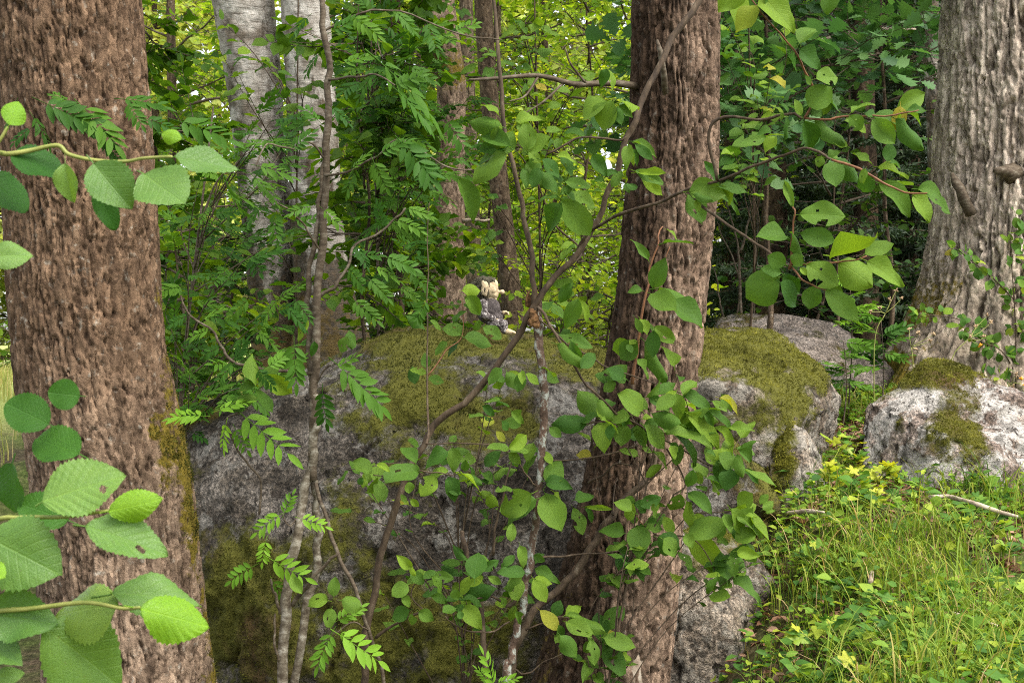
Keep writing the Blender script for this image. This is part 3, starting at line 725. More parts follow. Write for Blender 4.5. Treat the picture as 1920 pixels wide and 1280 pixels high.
NLEAF = 0
def bush_tree(name, label, cat, px, d, h, z0, z1, spread, nspray, k, leaf, mat, r=0.05, seed=1, nl=16, group=None, lean=None, oak=False, thin=0.0, width=0.62, bark='bark_dark', up=0.25, twig=0.003, spl=(0.22, 0.5), zcap=99, flat=0.4, wig=0.12):
    global NLEAF
    g = np.random.default_rng(seed)
    x = (px - 960) * K * d
    base = np.array([x, d, float(ground_z(x, d)) - 0.03])
    ln = (g.normal(0, 0.15), g.normal(0, 0.15)) if lean is None else lean
    root = thing(name, label, cat, base, group)
    path = np.array([base + np.array([ln[0] * f, ln[1] * f, h * f]) + np.append(g.normal(0, 0.03, 2) * (f > 0), 0) for f in np.linspace(0, 1, 7)])
    V, F = tube(spline(path, 26), np.linspace(r, r * 0.22, 26), 9, True, 0.1, seed)
    link('trunk', mesh('trunk', V - base, F, M[bark], True, {'bark': np.clip(0.55 + g.normal(0, 0.25, len(V)), 0, 1), 'pale': np.full(len(V), 0.3), 'cell': g.random(len(V))}), root)
    NLEAF += crown_parts(root, base, g, limb_set(g, base, h, base[2] + z0, base[2] + z1, spread, nl, up, ln), nspray, k, leaf, mat, width, spl, wig, oak, flat, zcap, thin, twig)
    return root

def spruce(label, px, d, h, r, seed, zvis=7.0, group='dark spruces behind the boulders'):
    g = np.random.default_rng(seed)
    x = (px - 960) * K * d
    base = np.array([x, d, float(ground_z(x, d)) - 0.03])
    root = thing('spruce_tree', label, 'tree', base, group)
    V, F = tube(np.array([base + [g.normal(0, 0.02), g.normal(0, 0.02), h * f] for f in np.linspace(0, 1, 14)]), np.linspace(0.09 + h * 0.008, 0.01, 14), 9, True, 0.1, seed)
    link('trunk', mesh('trunk', V - base, F, M['bark_dark'], True, {'bark': np.clip(0.5 + g.normal(0, 0.3, len(V)), 0, 1), 'cell': g.random(len(V))}), root)
    mb = MB(); PV = []; A = []; B = []
    z = 0.25
    while z < min(h * 0.97, zvis):
        nb = 6
        for b in range(nb):
            az = g.uniform(0, 2 * PI); L = r * (1 - z / h) ** 0.8 * g.uniform(0.7, 1.15)
            if L < 0.15: continue
            d0 = np.array([math.cos(az), math.sin(az), -0.12]); s0 = np.array([-math.sin(az), math.cos(az), 0])
            n = max(4, int(L / 0.055)); t = np.linspace(0.15, 1, n)
            P = base + np.array([0, 0, z]) + d0 * (L * t)[:, None] + np.array([0, 0, 1]) * (0.18 * L * (t ** 2 - t))[:, None]
            mb.add(*tube(np.vstack([base + [0, 0, z], P[::max(1, n // 4)]]), 0.006, 3, False))
            for sg in (-1, 1):
                dd = unit(d0 * 0.7 + s0 * sg * 0.8 + g.normal(0, 0.12, (n, 3)) + np.array([0, 0, -0.22]))
                A.append(P); B.append(P + dd * (0.10 + 0.30 * L * (1 - t) * g.uniform(0.5, 1.0, n))[:, None])
        z += 0.21 + 0.08 * g.random()
    A = np.concatenate(A); B = np.concatenate(B)
    k = 5
    tt = (np.arange(k) + 0.5) / k
    P = (A[:, None] + (B - A)[:, None] * tt[None, :, None]).reshape(-1, 3)
    D = np.repeat(unit(B - A), k, 0)
    n = len(P)
    U = unit(D * 0.75 + g.normal(0, 0.6, (n, 3)) + np.array([0, 0, 0.1]))
    S = unit(np.cross(U, g.normal(0, 1, (n, 3))))
    ln = g.uniform(0.045, 0.09, n)[:, None]
    V = np.stack([P - S * 0.011, P + S * 0.011, P + U * ln], 1).reshape(-1, 3)
    rv = np.repeat(np.clip(fbm(P * 2, 2, seed) * 1.4 - 0.3 + g.normal(0, 0.15, n), 0, 0.999), 3)
    o = mb.build('branches', M['twig_bg'], root, base); o['kind'] = 'stuff'
    o = link('crown', mesh('crown', V - base, np.arange(n * 3).reshape(-1, 3), M['needle'], False, {'rnd': rv}), root); o['kind'] = 'stuff'

# ---------------------------------------------------------------- the big trees
def canopy(root, base, seed, cx, cy, z0, z1, spread, n, mat, leaf=0.085):
    """the crown high above the frame"""
    g = np.random.default_rng(seed)
    b = np.array([cx, cy, z0 - 1.0])
    crown_parts(root, base, g, limb_set(g, b, z1 - z0 + 1, z0, z1, spread, 16, 0.2), n, 11, leaf, mat, spl=(0.35, 0.7), wig=0.25, twig=0.004)

# left trunk
b1 = foot(255, 1500, 4.5)
t1 = thing('tree', 'thick rough brown trunk at the left edge, moss down its lower side', 'tree', b1)
def moss1(ca, sa, px, py, V):
    cx = np.interp(py, [0, 640, 900, 1280], [128, 165, 205, 245]); hw = np.interp(py, [0, 640, 1280], [130, 138, 155])
    e = (px - cx) / hw
    w = np.interp(py, [150, 500, 650, 800, 1000, 1280], [-0.6, -0.30, -0.05, 0.25, 0.05, -0.05])
    nz = (fbm(V * 11, 5, 61, 0.7) - 0.5) * 1.7
    m_ = sstep(0.55, 1.6, e + w * 0.8 + nz) * np.interp(py, [150, 450, 700, 820, 1280], [0.3, 0.5, 0.75, 0.95, 0.8])
    return m_ + 0.12 * sstep(0.3, 1.0, e)
def pale1(ca, sa, px, py, V):
    return sstep(550, 1100, py) * 0.75 + 0.1
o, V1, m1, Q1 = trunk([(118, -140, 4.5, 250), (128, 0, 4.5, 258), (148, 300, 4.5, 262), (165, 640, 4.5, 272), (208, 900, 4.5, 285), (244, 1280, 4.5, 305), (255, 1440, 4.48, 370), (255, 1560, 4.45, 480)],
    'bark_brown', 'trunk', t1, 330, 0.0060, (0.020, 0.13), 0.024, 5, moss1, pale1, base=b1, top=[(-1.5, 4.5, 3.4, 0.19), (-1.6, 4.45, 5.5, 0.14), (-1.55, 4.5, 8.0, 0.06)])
moss_fur(V1, Q1, m1, 7000, 'moss_dull', t1, b1, 71)
canopy(t1, b1, 501, -1.6, 4.5, 4.4, 8.0, 2.2, 200, 'leaf_mid')

# centre right trunk
b2 = foot(1110, 1500, 4.7)
t2 = thing('tree', 'straight rough reddish trunk right of the middle, bark torn away at its foot', 'tree', b2)
def moss2(ca, sa, px, py, V):
    return 0.15 * sstep(0.2, 0.9, -ca) + 0.25 * sstep(900, 1280, py) * sstep(0.0, 0.8, -ca)
def pale2(ca, sa, px, py, V):
    return sstep(-0.45, 0.15, ca + (fbm(V * 14, 3, 63) - 0.5) * 0.5) * (0.55 + 0.35 * sstep(200, 800, py))
trunk([(1278, -140, 4.92, 150), (1268, 0, 4.9, 156), (1262, 300, 4.9, 155), (1248, 480, 4.88, 158), (1231, 640, 4.86, 162), (1192, 900, 4.82, 178), (1160, 1100, 4.78, 212), (1128, 1280, 4.74, 240), (1112, 1400, 4.72, 290), (1108, 1580, 4.7, 400)],
    'bark_pine', 'trunk', t2, 240, 0.0060, (0.025, 0.19), 0.036, 15, moss2, pale2, base=b2, top=[(0.62, 4.92, 3.4, 0.125), (0.72, 4.95, 6.0, 0.09), (0.75, 4.95, 9.0, 0.03)])
canopy(t2, b2, 502, 0.7, 5.0, 4.6, 8.5, 2.3, 200, 'leaf_mid')
mb = MB()
P = spline(np.array([at(1195, 162, 4.85), at(1140, 155, 4.80), at(1080, 158, 4.75), at(1010, 142, 4.7), at(930, 147, 4.62), at(880, 150, 4.6)]), 24)
mb.add(*tube(P, np.linspace(0.013, 0.004, 24), 7, True, 0.2, 3))
for a, b, c in (((1060, 152, 4.74), (1020, 190, 4.7), (980, 215, 4.66)), ((1010, 142, 4.7), (985, 180, 4.66), (955, 190, 4.6)), ((1100, 158, 4.76), (1070, 120, 4.72), (1060, 90, 4.7))):
    mb.add(*tube(spline(np.array([at(*a), at(*b), at(*c)]), 8), np.linspace(0.005, 0.002, 8), 5))
o = mb.build('dead_branch', M['stem_rowan'], t2, b2)
mb = MB(); mb.add(*tube(np.array([at(1248, 190, 4.78), at(1245, 140, 4.72), at(1238, 95, 4.68), at(1232, 75, 4.68)]), [0.012, 0.010, 0.008, 0.004], 7, True, 0.3, 4))
mb.build('dead_branch', M['stem_rowan'], t2, b2)
mb = MB(); mb.add(*tube(np.array([at(1168, 1190, 4.60), at(1178, 1240, 4.595), at(1190, 1330, 4.58)]), [0.012, 0.045, 0.05], 10, True, 0.3, 6))
tag(mb.build('bare_wood', M['dead_wood'], t2, b2), 'pale bare wood where the bark is torn')

# great pale trunk on the right
b3 = foot(1885, 740, 8.0)
t3 = thing('tree', 'broad pale grey furrowed trunk at the right edge, with branch stubs', 'tree', b3)
def moss3(ca, sa, px, py, V):
    return sstep(0.55, 1.0, -ca + (fbm(V * 5, 4, 62) - 0.5)) * sstep(300, 620, py) * 0.62 + 0.2 * sstep(600, 720, py)
def pale3(ca, sa, px, py, V):
    return np.clip(1.0 - sstep(380, 690, py) * 0.85, 0, 1)
o, V3, m3, Q3 = trunk([(1932, -140, 8.0, 300), (1930, 0, 8.0, 306), (1924, 200, 8.0, 312), (1916, 400, 8.0, 322), (1908, 540, 8.0, 335), (1896, 640, 8.0, 380), (1888, 710, 8.0, 440), (1884, 790, 8.0, 540)],
    'bark_grey', 'trunk', t3, 360, 0.0110, (0.044, 0.52), 0.07, 25, moss3, pale3, base=b3, root=0.22, top=[(2.95, 8.0, 4.6, 0.44), (2.9, 8.0, 7, 0.33), (2.8, 8.0, 10, 0.08)])
moss_fur(V3, Q3, m3, 9000, 'moss_dull', t3, b3, 81, (0.008, 0.02))
canopy(t3, b3, 503, 2.9, 8.0, 5.6, 9.6, 3.0, 240, 'leaf_mid', 0.1)
for pts, rr in (([(1820, 402, 7.64), (1808, 375, 7.62), (1794, 345, 7.64), (1785, 325, 7.67)], [0.026, 0.03, 0.024, 0.008]), ([(1895, 326, 7.58), (1884, 322, 7.5), (1874, 320, 7.45), (1866, 319, 7.43)], [0.05, 0.026, 0.022, 0.014])):
    mb = MB(); mb.add(*tube(spline(np.array([at(*p) for p in pts]), 10), np.interp(np.linspace(0, 3, 10), range(4), rr), 10, True, 0.45, 9))
    mb.build('branch_stub', M['stem_dark'] if rr[0] > 0.05 else M['stem_rowan'], t3, b3)

# birches
b4 = foot(540, 700, 9.2)
t4 = thing('birch_tree', 'birch with peeling grey-white bark leaning towards its straight neighbour', 'tree', b4)
def mossb(ca, sa, px, py, V): return sstep(430, 680, py) * 0.75 + 0.35 * sstep(0.2, 0.9, -ca) * sstep(100, 400, py)
trunk([(440, -140, 9.2, 118), (455, 0, 9.2, 112), (476, 160, 9.2, 100), (490, 300, 9.2, 92), (508, 480, 9.2, 92), (522, 620, 9.2, 100), (530, 720, 9.2, 125)], 'birch', 'trunk', t4, 110, 0.016, (0.06, 0.05), 0.014, 35, mossb, None, base=b4, top=[(-1.95, 9.2, 4.9, 0.19), (-2.2, 9.2, 7.5, 0.12), (-2.4, 9.3, 10.5, 0.03)])
canopy(t4, b4, 504, -2.3, 9.2, 6.0, 10.0, 2.0, 260, 'leaf_bright', 0.06)
b5 = foot(615, 700, 9.0)
t5 = thing('birch_tree', 'straight pale birch with a brown flared foot behind the slender rowan stems', 'tree', b5)
trunk([(565, -140, 9.0, 85), (572, 0, 9.0, 88), (584, 200, 9.0, 92), (592, 400, 9.0, 96), (606, 540, 9.0, 108), (618, 620, 9.0, 135), (624, 690, 9.0, 170), (626, 760, 9.0, 210)], 'birch', 'trunk', t5, 110, 0.016, (0.06, 0.05), 0.012, 45, mossb, None, base=b5, root=0.12, top=[(-1.35, 9.0, 4.9, 0.14), (-1.5, 9, 7.5, 0.1), (-1.6, 9, 10, 0.03)])
canopy(t5, b5, 505, -1.5, 9.0, 6.2, 9.8, 1.8, 220, 'leaf_bright', 0.06)

# thinner trunks behind the boulder
def slim(label, ctrl, mat, seed, topz, nu=60, dens=0.02, cell=(0.03, 0.08), depth=0.012, name='tree', moss=None, pale=0.5, leafm='leaf_bright', cz=(0, 0)):
    b = foot(ctrl[-1][0], 700, ctrl[-1][2])
    t = thing(name, label, 'tree', b)
    q = at(*ctrl[0][:3]); r0 = ctrl[0][3] * K * ctrl[0][2] * 0.5
    trunk(ctrl, mat, 'trunk', t, nu, dens, cell, depth, seed, moss, (lambda ca, sa, px, py, V: np.full(len(V), pale)), base=b, top=[(q[0] + 0.05, q[1], q[2] + 1.2, r0 * 0.8), (q[0] + 0.1, q[1], topz, r0 * 0.2)])
    canopy(t, b, seed + 600, q[0], q[1], q[2] + 0.9, topz, 1.6, 130, leafm, 0.08)
    return t, b
t6, b6 = slim('crooked brown trunk with a rough knot, left of the troll', [(812, -140, 10.0, 56), (820, 0, 10.0, 60), (832, 80, 10.0, 58), (846, 160, 10.0, 54), (846, 240, 10.0, 52), (842, 380, 10.0, 58), (840, 500, 10.0, 64), (838, 600, 10.0, 72), (836, 720, 10.0, 95)], 'bark_mid', 55, 9.0, 90, 0.013, moss=lambda ca, sa, px, py, V: 0.6 * np.exp(-((py - 130) / 60) ** 2) + 0.4 * sstep(500, 640, py), pale=0.8)
mb = MB(); mb.add(*tube(spline(np.array([at(822, 520, 9.9), at(812, 490, 9.8), at(804, 468, 9.78), at(796, 456, 9.75)]), 9), np.linspace(0.03, 0.012, 9), 8, True, 0.25, 5)); mb.build('branch_stub', M['dead_wood'], t6, b6)
mb = MB(); mb.add(*tube(spline(np.array([at(868, 415, 9.9), at(885, 412, 9.85), at(905, 414, 9.8), at(918, 412, 9.8)]), 9), np.linspace(0.016, 0.008, 9), 7, True, 0.25, 5)); mb.build('branch_stub', M['dead_wood'], t6, b6)
slim('dark slender trunk rising just behind the troll figure, knotted half way', [(902, -140, 11.2, 28), (906, 0, 11.2, 32), (914, 140, 11.2, 32), (926, 260, 11.2, 33), (942, 400, 11.2, 34), (957, 540, 11.2, 36), (965, 640, 11.2, 42), (967, 740, 11.2, 50)], 'bark_dark', 65, 9.0, moss=lambda ca, sa, px, py, V: 0.3 * sstep(480, 640, py), pale=0.25)
slim('thin grey trunk glimpsed behind the head of the troll', [(872, -140, 14, 24), (876, 100, 14, 25), (882, 300, 14, 26), (888, 480, 14, 28), (892, 600, 14, 32), (893, 720, 14, 40)], 'bark_dark', 75, 9.0, pale=0.8)
slim('thin birch showing white beside the broad grey trunk', [(1738, -140, 11, 30), (1742, 0, 11, 32), (1750, 140, 11, 31), (1756, 280, 11, 32), (1764, 450, 11, 34), (1770, 640, 11, 42)], 'birch', 85, 9.5, moss=lambda ca, sa, px, py, V: 0.25 * np.ones(len(V)), name='birch_tree')

# ---------------------------------------------------------------- shrubs and trees behind
B = bush_tree
B('shrub', 'leafy green shrub between the mossy left trunk and the birches', 'shrub', 318, 8.6, 3.4, 0.9, 3.3, 0.42, 230, 11, 0.085, 'leaf_mid', 0.025, 101, 18, thin=0.36, spl=(0.15, 0.32), wig=0.06)
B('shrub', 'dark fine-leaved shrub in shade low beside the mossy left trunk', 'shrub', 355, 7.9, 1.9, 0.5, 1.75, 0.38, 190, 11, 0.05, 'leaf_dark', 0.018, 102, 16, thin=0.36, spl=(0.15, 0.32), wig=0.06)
B('shrub', 'low bright shrub over the pale meadow left of the birches', 'shrub', 430, 10.5, 1.6, 0.3, 1.5, 0.9, 240, 11, 0.06, 'leaf_mid', 0.02, 103, 14, thin=0.36)
B('young_tree', 'dense young tree right of the straight birch, mid green leaves', 'tree', 722, 7.9, 3.4, 1.15, 3.2, 0.3, 170, 11, 0.085, 'leaf_mid', 0.022, 104, 20, thin=0.33, spl=(0.15, 0.32), wig=0.06)
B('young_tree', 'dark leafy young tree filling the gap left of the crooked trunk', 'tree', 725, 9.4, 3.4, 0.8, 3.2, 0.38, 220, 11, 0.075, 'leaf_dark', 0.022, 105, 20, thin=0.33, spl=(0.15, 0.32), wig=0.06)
B('shrub', 'low dark green shrub at the back of the boulder under the crooked trunk', 'shrub', 735, 8.3, 1.3, 0.15, 1.15, 0.32, 120, 10, 0.06, 'leaf_mid', 0.014, 106, 12, thin=0.3, spl=(0.15, 0.32), wig=0.06)
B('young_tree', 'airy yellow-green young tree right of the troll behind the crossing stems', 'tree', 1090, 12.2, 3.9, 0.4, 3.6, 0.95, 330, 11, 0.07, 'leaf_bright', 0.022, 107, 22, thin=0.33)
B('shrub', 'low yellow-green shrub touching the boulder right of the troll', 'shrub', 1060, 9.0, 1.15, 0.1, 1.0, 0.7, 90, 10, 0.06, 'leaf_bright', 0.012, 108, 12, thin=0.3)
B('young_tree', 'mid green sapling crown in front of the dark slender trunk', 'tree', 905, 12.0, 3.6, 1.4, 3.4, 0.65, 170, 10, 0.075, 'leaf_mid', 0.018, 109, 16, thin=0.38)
B('young_tree', 'young tree with broad leaves close behind the rowan stems, before the straight birch', 'tree', 700, 6.9, 2.9, 1.5, 2.75, 0.26, 70, 9, 0.085, 'leaf_mid', 0.014, 111, 16, thin=0.3, spl=(0.15, 0.32), wig=0.06)
B('shrub', 'broad-leaved shrub spreading between the left trunk and the rowan stems at boulder height', 'shrub', 400, 6.5, 2.0, 0.85, 1.9, 0.4, 110, 9, 0.075, 'leaf_mid', 0.014, 112, 16, thin=0.3, spl=(0.15, 0.32), wig=0.06)
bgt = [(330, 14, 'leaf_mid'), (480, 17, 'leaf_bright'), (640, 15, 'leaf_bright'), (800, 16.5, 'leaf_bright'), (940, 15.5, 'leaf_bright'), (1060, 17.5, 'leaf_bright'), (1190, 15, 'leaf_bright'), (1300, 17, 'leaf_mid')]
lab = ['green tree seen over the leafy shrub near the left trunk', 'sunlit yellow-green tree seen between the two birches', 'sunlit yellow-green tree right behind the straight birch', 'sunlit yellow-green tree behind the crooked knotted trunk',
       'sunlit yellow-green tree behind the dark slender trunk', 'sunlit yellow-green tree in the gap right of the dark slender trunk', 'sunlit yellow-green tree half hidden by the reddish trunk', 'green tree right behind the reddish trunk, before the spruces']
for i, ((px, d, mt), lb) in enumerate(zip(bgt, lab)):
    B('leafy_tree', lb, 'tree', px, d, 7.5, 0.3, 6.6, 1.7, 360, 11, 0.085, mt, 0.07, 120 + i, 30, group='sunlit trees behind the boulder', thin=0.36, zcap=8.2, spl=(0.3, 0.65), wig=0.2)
for i in range(15):
    px = -250 + i * 115 + rnd.uniform(-30, 30); d = rnd.uniform(27, 36)
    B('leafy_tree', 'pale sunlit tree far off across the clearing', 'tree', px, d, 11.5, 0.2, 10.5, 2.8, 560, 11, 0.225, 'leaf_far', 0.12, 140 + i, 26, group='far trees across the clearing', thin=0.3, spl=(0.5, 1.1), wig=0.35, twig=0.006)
# right hand side: oak in front of dark spruces
B('oak_sapling', 'blue-green oak foliage right of the reddish trunk, lobed leaves', 'tree', 1425, 7.6, 3.3, 1.35, 3.0, 0.75, 240, 8, 0.105, 'leaf_oak', 0.02, 171, 16, oak=True, thin=0.3, width=0.95)
B('oak_sapling', 'dimmer oak foliage further back beside the thin birch', 'tree', 1660, 9.6, 3.6, 1.7, 3.5, 0.75, 120, 8, 0.10, 'leaf_oak', 0.02, 172, 14, oak=True, thin=0.36, width=0.95)
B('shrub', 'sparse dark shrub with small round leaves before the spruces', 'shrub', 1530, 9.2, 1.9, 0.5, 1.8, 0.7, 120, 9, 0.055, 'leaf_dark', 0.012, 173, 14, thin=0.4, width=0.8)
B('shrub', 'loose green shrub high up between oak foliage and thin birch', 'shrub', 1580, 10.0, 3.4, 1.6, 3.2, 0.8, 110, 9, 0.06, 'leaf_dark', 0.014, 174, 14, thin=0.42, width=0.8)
sp = [(1375, 15.5, 7, 1.5), (1450, 12.6, 6.5, 1.35), (1545, 14.0, 7, 1.5), (1625, 12.3, 6.5, 1.3), (1700, 13.6, 7, 1.5), (1790, 12.8, 7, 1.4), (1480, 17.5, 10, 1.9), (1590, 18.0, 10, 1.9), (1690, 17.5, 10, 1.9), (1830, 16.5, 10, 1.9), (1950, 15, 10, 1.8), (1540, 22, 12, 2.3), (1650, 23, 12, 2.3), (1410, 21, 12, 2.2), (1780, 22, 12, 2.4), (1900, 21, 12, 2.4)]
lb = ['dark spruce close behind the reddish trunk', 'dark spruce behind the oak foliage', 'dark spruce over the low grey-brown boulder', 'dark spruce in the middle of the gap before the grey trunk', 'dark spruce just left of the thin birch', 'dark spruce between the thin birch and the broad grey trunk']
for i, (px, d, h, r) in enumerate(sp):
    spruce(lb[i] if i < 6 else 'spruce lost in the dark depth of the wood', px, d, h, r, 300 + i, 1.3 + 0.25 * d)
# ---------------------------------------------------------------- single leaves of the plants in front
def leaf_mesh(name, prof, mat, nu=2, nv=6, fold=0.12, droop=0.12, wave=0.03, serr=0, corr=0.0, seed=0, pet=0.16, hole=None, curl=0.0):
    """unit leaf: length 1 along y, width 1 along x; its stalk reaches back to -pet"""
    g = np.random.default_rng(seed)
    t = np.linspace(0, 1, nv + 1)
    w = prof(t)
    if serr: w = w * (1 + 0.045 * np.where(np.arange(nv + 1) % 2, 1, -1) * np.minimum(1, 6 * t * (1 - t)))
    x = np.linspace(-1, 1, 2 * nu + 1)
    TT, XX = np.meshgrid(t, x, indexing='ij')
    ph = g.uniform(0, 6, 3)
    X = XX * w[:, None]
    bend = g.normal(0, 0.04)
    Yc = TT - (0.10 * XX ** 2 * w[:, None] if not serr else 0.0)
    Zc = fold * np.abs(X) - droop * TT ** 2 + wave * np.sin(TT * 7 + ph[0]) * XX + wave * 0.7 * np.sin(TT * 11 + ph[1]) * XX ** 2
    if corr: Zc = Zc + corr * np.sin((TT - np.abs(XX) * 0.28) * 2 * PI * 8) * np.abs(XX) ** 0.5
    if curl: Zc = Zc + curl * X ** 2 * 2
    X = X + bend * TT ** 2
    V = np.stack([X, Yc, Zc], -1).reshape(-1, 3)
    uv = np.stack([XX * 0.5 * (w[:, None] / 0.5) + 0.5, TT], -1).reshape(-1, 2)
    c = 2 * nu + 1
    i = np.arange(nv)[:, None] * c; j = np.arange(2 * nu)[None]
    Q = np.stack([i + j, i + j + 1, i + j + 1 + c, i + j + c], -1).reshape(-1, 4)
    if hole:
        ctr = uv[Q].mean(1); keep = np.ones(len(Q), bool)
        for hx, hy, hr in hole: keep &= ((ctr[:, 0] - hx) ** 2 * 0.5 + (ctr[:, 1] - hy) ** 2 * 1.6) > hr * hr
        Q = Q[keep]
    F = [Q]
    if pet:
        n = len(V)
        V = np.vstack([V, [[-0.014, 0.02, 0.0], [0.014, 0.02, 0.0], [0.014, -pet, -0.05], [-0.014, -pet, -0.05], [0, 0.0, -0.03], [0, -pet, -0.08]]])
        uv = np.vstack([uv, np.full((6, 2), 0.5)])
        F.append(np.array([[n, n + 1, n + 2, n + 3], [n + 1, n + 4, n + 5, n + 2], [n + 4, n, n + 3, n + 5]]))
    return mesh(name, V, F, M[mat], True, None, uv)

prof_willow = lambda t: 0.5 * np.sin(PI * np.clip(t, 0, 1) ** 1.12) ** 0.68
prof_ovate = lambda t: 0.5 * np.sin(PI * np.clip(t, 0, 1) ** 0.86) ** 0.85
prof_round = lambda t: 0.5 * np.sin(PI * np.clip(t, 0, 1) ** 0.95) ** 0.55
prof_alder = lambda t: 0.5 * np.sin(PI * np.clip(t, 0, 1) ** 0.9) ** 0.78

_pw = (prof_willow, prof_ovate, prof_willow, prof_round, prof_willow, prof_ovate, prof_willow, prof_willow, prof_ovate, prof_willow)
WILLOW = [leaf_mesh('leaf', _pw[i], 'leaf_willow', 2, 6, (0.10, 0.22, 0.05, 0.15, 0.32, 0.12, 0.18, 0.02, 0.26, 0.4)[i], (0.05, 0.2, 0.32, 0.1, 0.0, 0.4, -0.12, 0.22, 0.15, 0.28)[i], 0.035 + 0.02 * (i % 3), seed=900 + i, curl=(0, 0, -0.3, 0, 0, 0.3, 0, -0.4, 0, 0)[i]) for i in range(10)]
WILLOW += [leaf_mesh('leaf', prof_willow, 'leaf_willow', 5, 14, 0.15, 0.18, 0.04, seed=912, hole=[(0.93, 0.55, 0.16), (0.36, 0.42, 0.05)]), leaf_mesh('leaf', prof_ovate, 'leaf_willow', 5, 14, 0.12, 0.25, 0.04, seed=913, hole=[(0.5, 1.0, 0.17), (0.62, 0.5, 0.06)])]
ALDER = [leaf_mesh('leaf', prof_alder if i % 2 else prof_ovate, 'leaf_alder', 6, 30, (0.12, 0.3, 0.2, 0.38, 0.05)[i], (0.05, 0.3, 0.12, 0.2, 0.4)[i], 0.03 + 0.02 * (i % 3), 1, 0.010, 920 + i, 0.22, None, (0, -0.3, 0.2, 0, -0.5)[i]) for i in range(5)]
ALDER_HOLE = [leaf_mesh('leaf', prof_alder, 'leaf_alder', 14, 40, 0.10, 0.08, 0.02, 1, 0.008, 930, 0.1, [(0.64, 0.72, 0.055)]),
              leaf_mesh('leaf', prof_alder, 'leaf_alder', 14, 40, 0.16, 0.12, 0.02, 1, 0.010, 931, 0.15, [(0.60, 0.66, 0.05), (0.66, 0.72, 0.05)])]
ALDER_DARK = [leaf_mesh('leaf', prof_round, 'leaf_alder_dark', 5, 30, 0.10, 0.1, 0.03, 1, 0.006, 940 + i, 0.2) for i in range(2)]
ALDER_YOUNG = [leaf_mesh('leaf', prof_alder, 'leaf_alder_young', 6, 30, 0.05, 0.22, 0.03, 1, 0.022, 950 + i, 0.2, None, -0.35) for i in range(2)]

def leaf_matrix(base, tip, wf, nrm, off):
    u = tip - base; L = np.linalg.norm(u); u = u / L
    n = unit(nrm - u * (nrm @ u)); s = np.cross(u, n)
    return Matrix(((s[0] * L * wf, u[0] * L, n[0] * L, base[0] - off[0]), (s[1] * L * wf, u[1] * L, n[1] * L, base[1] - off[1]), (s[2] * L * wf, u[2] * L, n[2] * L, base[2] - off[2]), (0, 0, 0, 1)))

def put_leaf(root, me, base, tip, wf, nrm):
    o = bpy.data.objects.new('leaf', me); COL.objects.link(o); o.parent = root
    o.matrix_basis = leaf_matrix(base, tip, wf, nrm, np.array(root.location)); return o

def leaves_px(root, meshes, rows, d, dj=0.05, g=None, tilt=(0.8, 0.55), tipd=0.35, wide=1.08):
    """rows: bx,by,tx,ty[,w]: stalk end and tip of a leaf in the photograph, d metres away"""
    g = g or rng
    for r in rows:
        dd = (d(r[0], r[1]) if callable(d) else d) + g.normal(0, dj)
        a = at(r[0], r[1], dd); b = at(r[2], r[3], dd)
        b = b + np.array([0, 1, 0]) * g.normal(0, tipd) * np.linalg.norm(b - a)
        w = r[4] if len(r) > 4 else 0.55
        n = np.array([0, -1.0, 0]) * tilt[0] + np.array([0, 0, 1.0]) * tilt[1] + g.normal(0, 0.28, 3)
        put_leaf(root, meshes[int(g.integers(len(meshes)))], a, b, w * wide, n)

def more(rows, f, seed, lo=0):
    """neighbours of the leaves in rows: the same twigs carry further leaves turned another way"""
    g = np.random.default_rng(seed); out = []
    for r in rows:
        if r[1] < lo or g.random() > f: continue
        a = math.atan2(r[3] - r[1], r[2] - r[0]) + g.choice([-1, 1]) * g.uniform(0.6, 1.5); L = math.hypot(r[3] - r[1], r[2] - r[0]) * g.uniform(0.6, 1.0)
        bx, by = r[0] + g.normal(0, 7), r[1] + g.normal(0, 7); out.append((bx, by, bx + L * math.cos(a), by + abs(L * math.sin(a)) * (1 if g.random() < 0.7 else -1), (r[4] if len(r) > 4 else 0.5) * g.uniform(0.85, 1.15)))
    return out

def twig(root, name, mat, pts, r0, r1, sides=7, n=None, jit=0.12, seed=0, d=None):
    """pts rows px,py[,d]"""
    P = np.array([at(p[0], p[1], p[2] if len(p) > 2 else d) for p in pts])
    n = n or max(6, 4 * len(pts))
    C = spline(P, n)
    s_ = np.arange(n) * 0.55 + seed * 7.3
    C[1:-1] += (np.stack([vnoise(np.c_[s_, s_ * 0 + k, s_ * 0], 5 + k) for k in range(3)], 1) - 0.5)[1:-1] * min(0.016, 0.9 * r0 + 0.004)
    V, F = tube(C, np.linspace(r0, r1, n) if np.isscalar(r1) else np.interp(np.linspace(0, 1, n), np.linspace(0, 1, len(r1)), r1), sides, True, jit, seed)
    return link(name, mesh(name, V - np.array(root.location), F, M[mat], True), root)

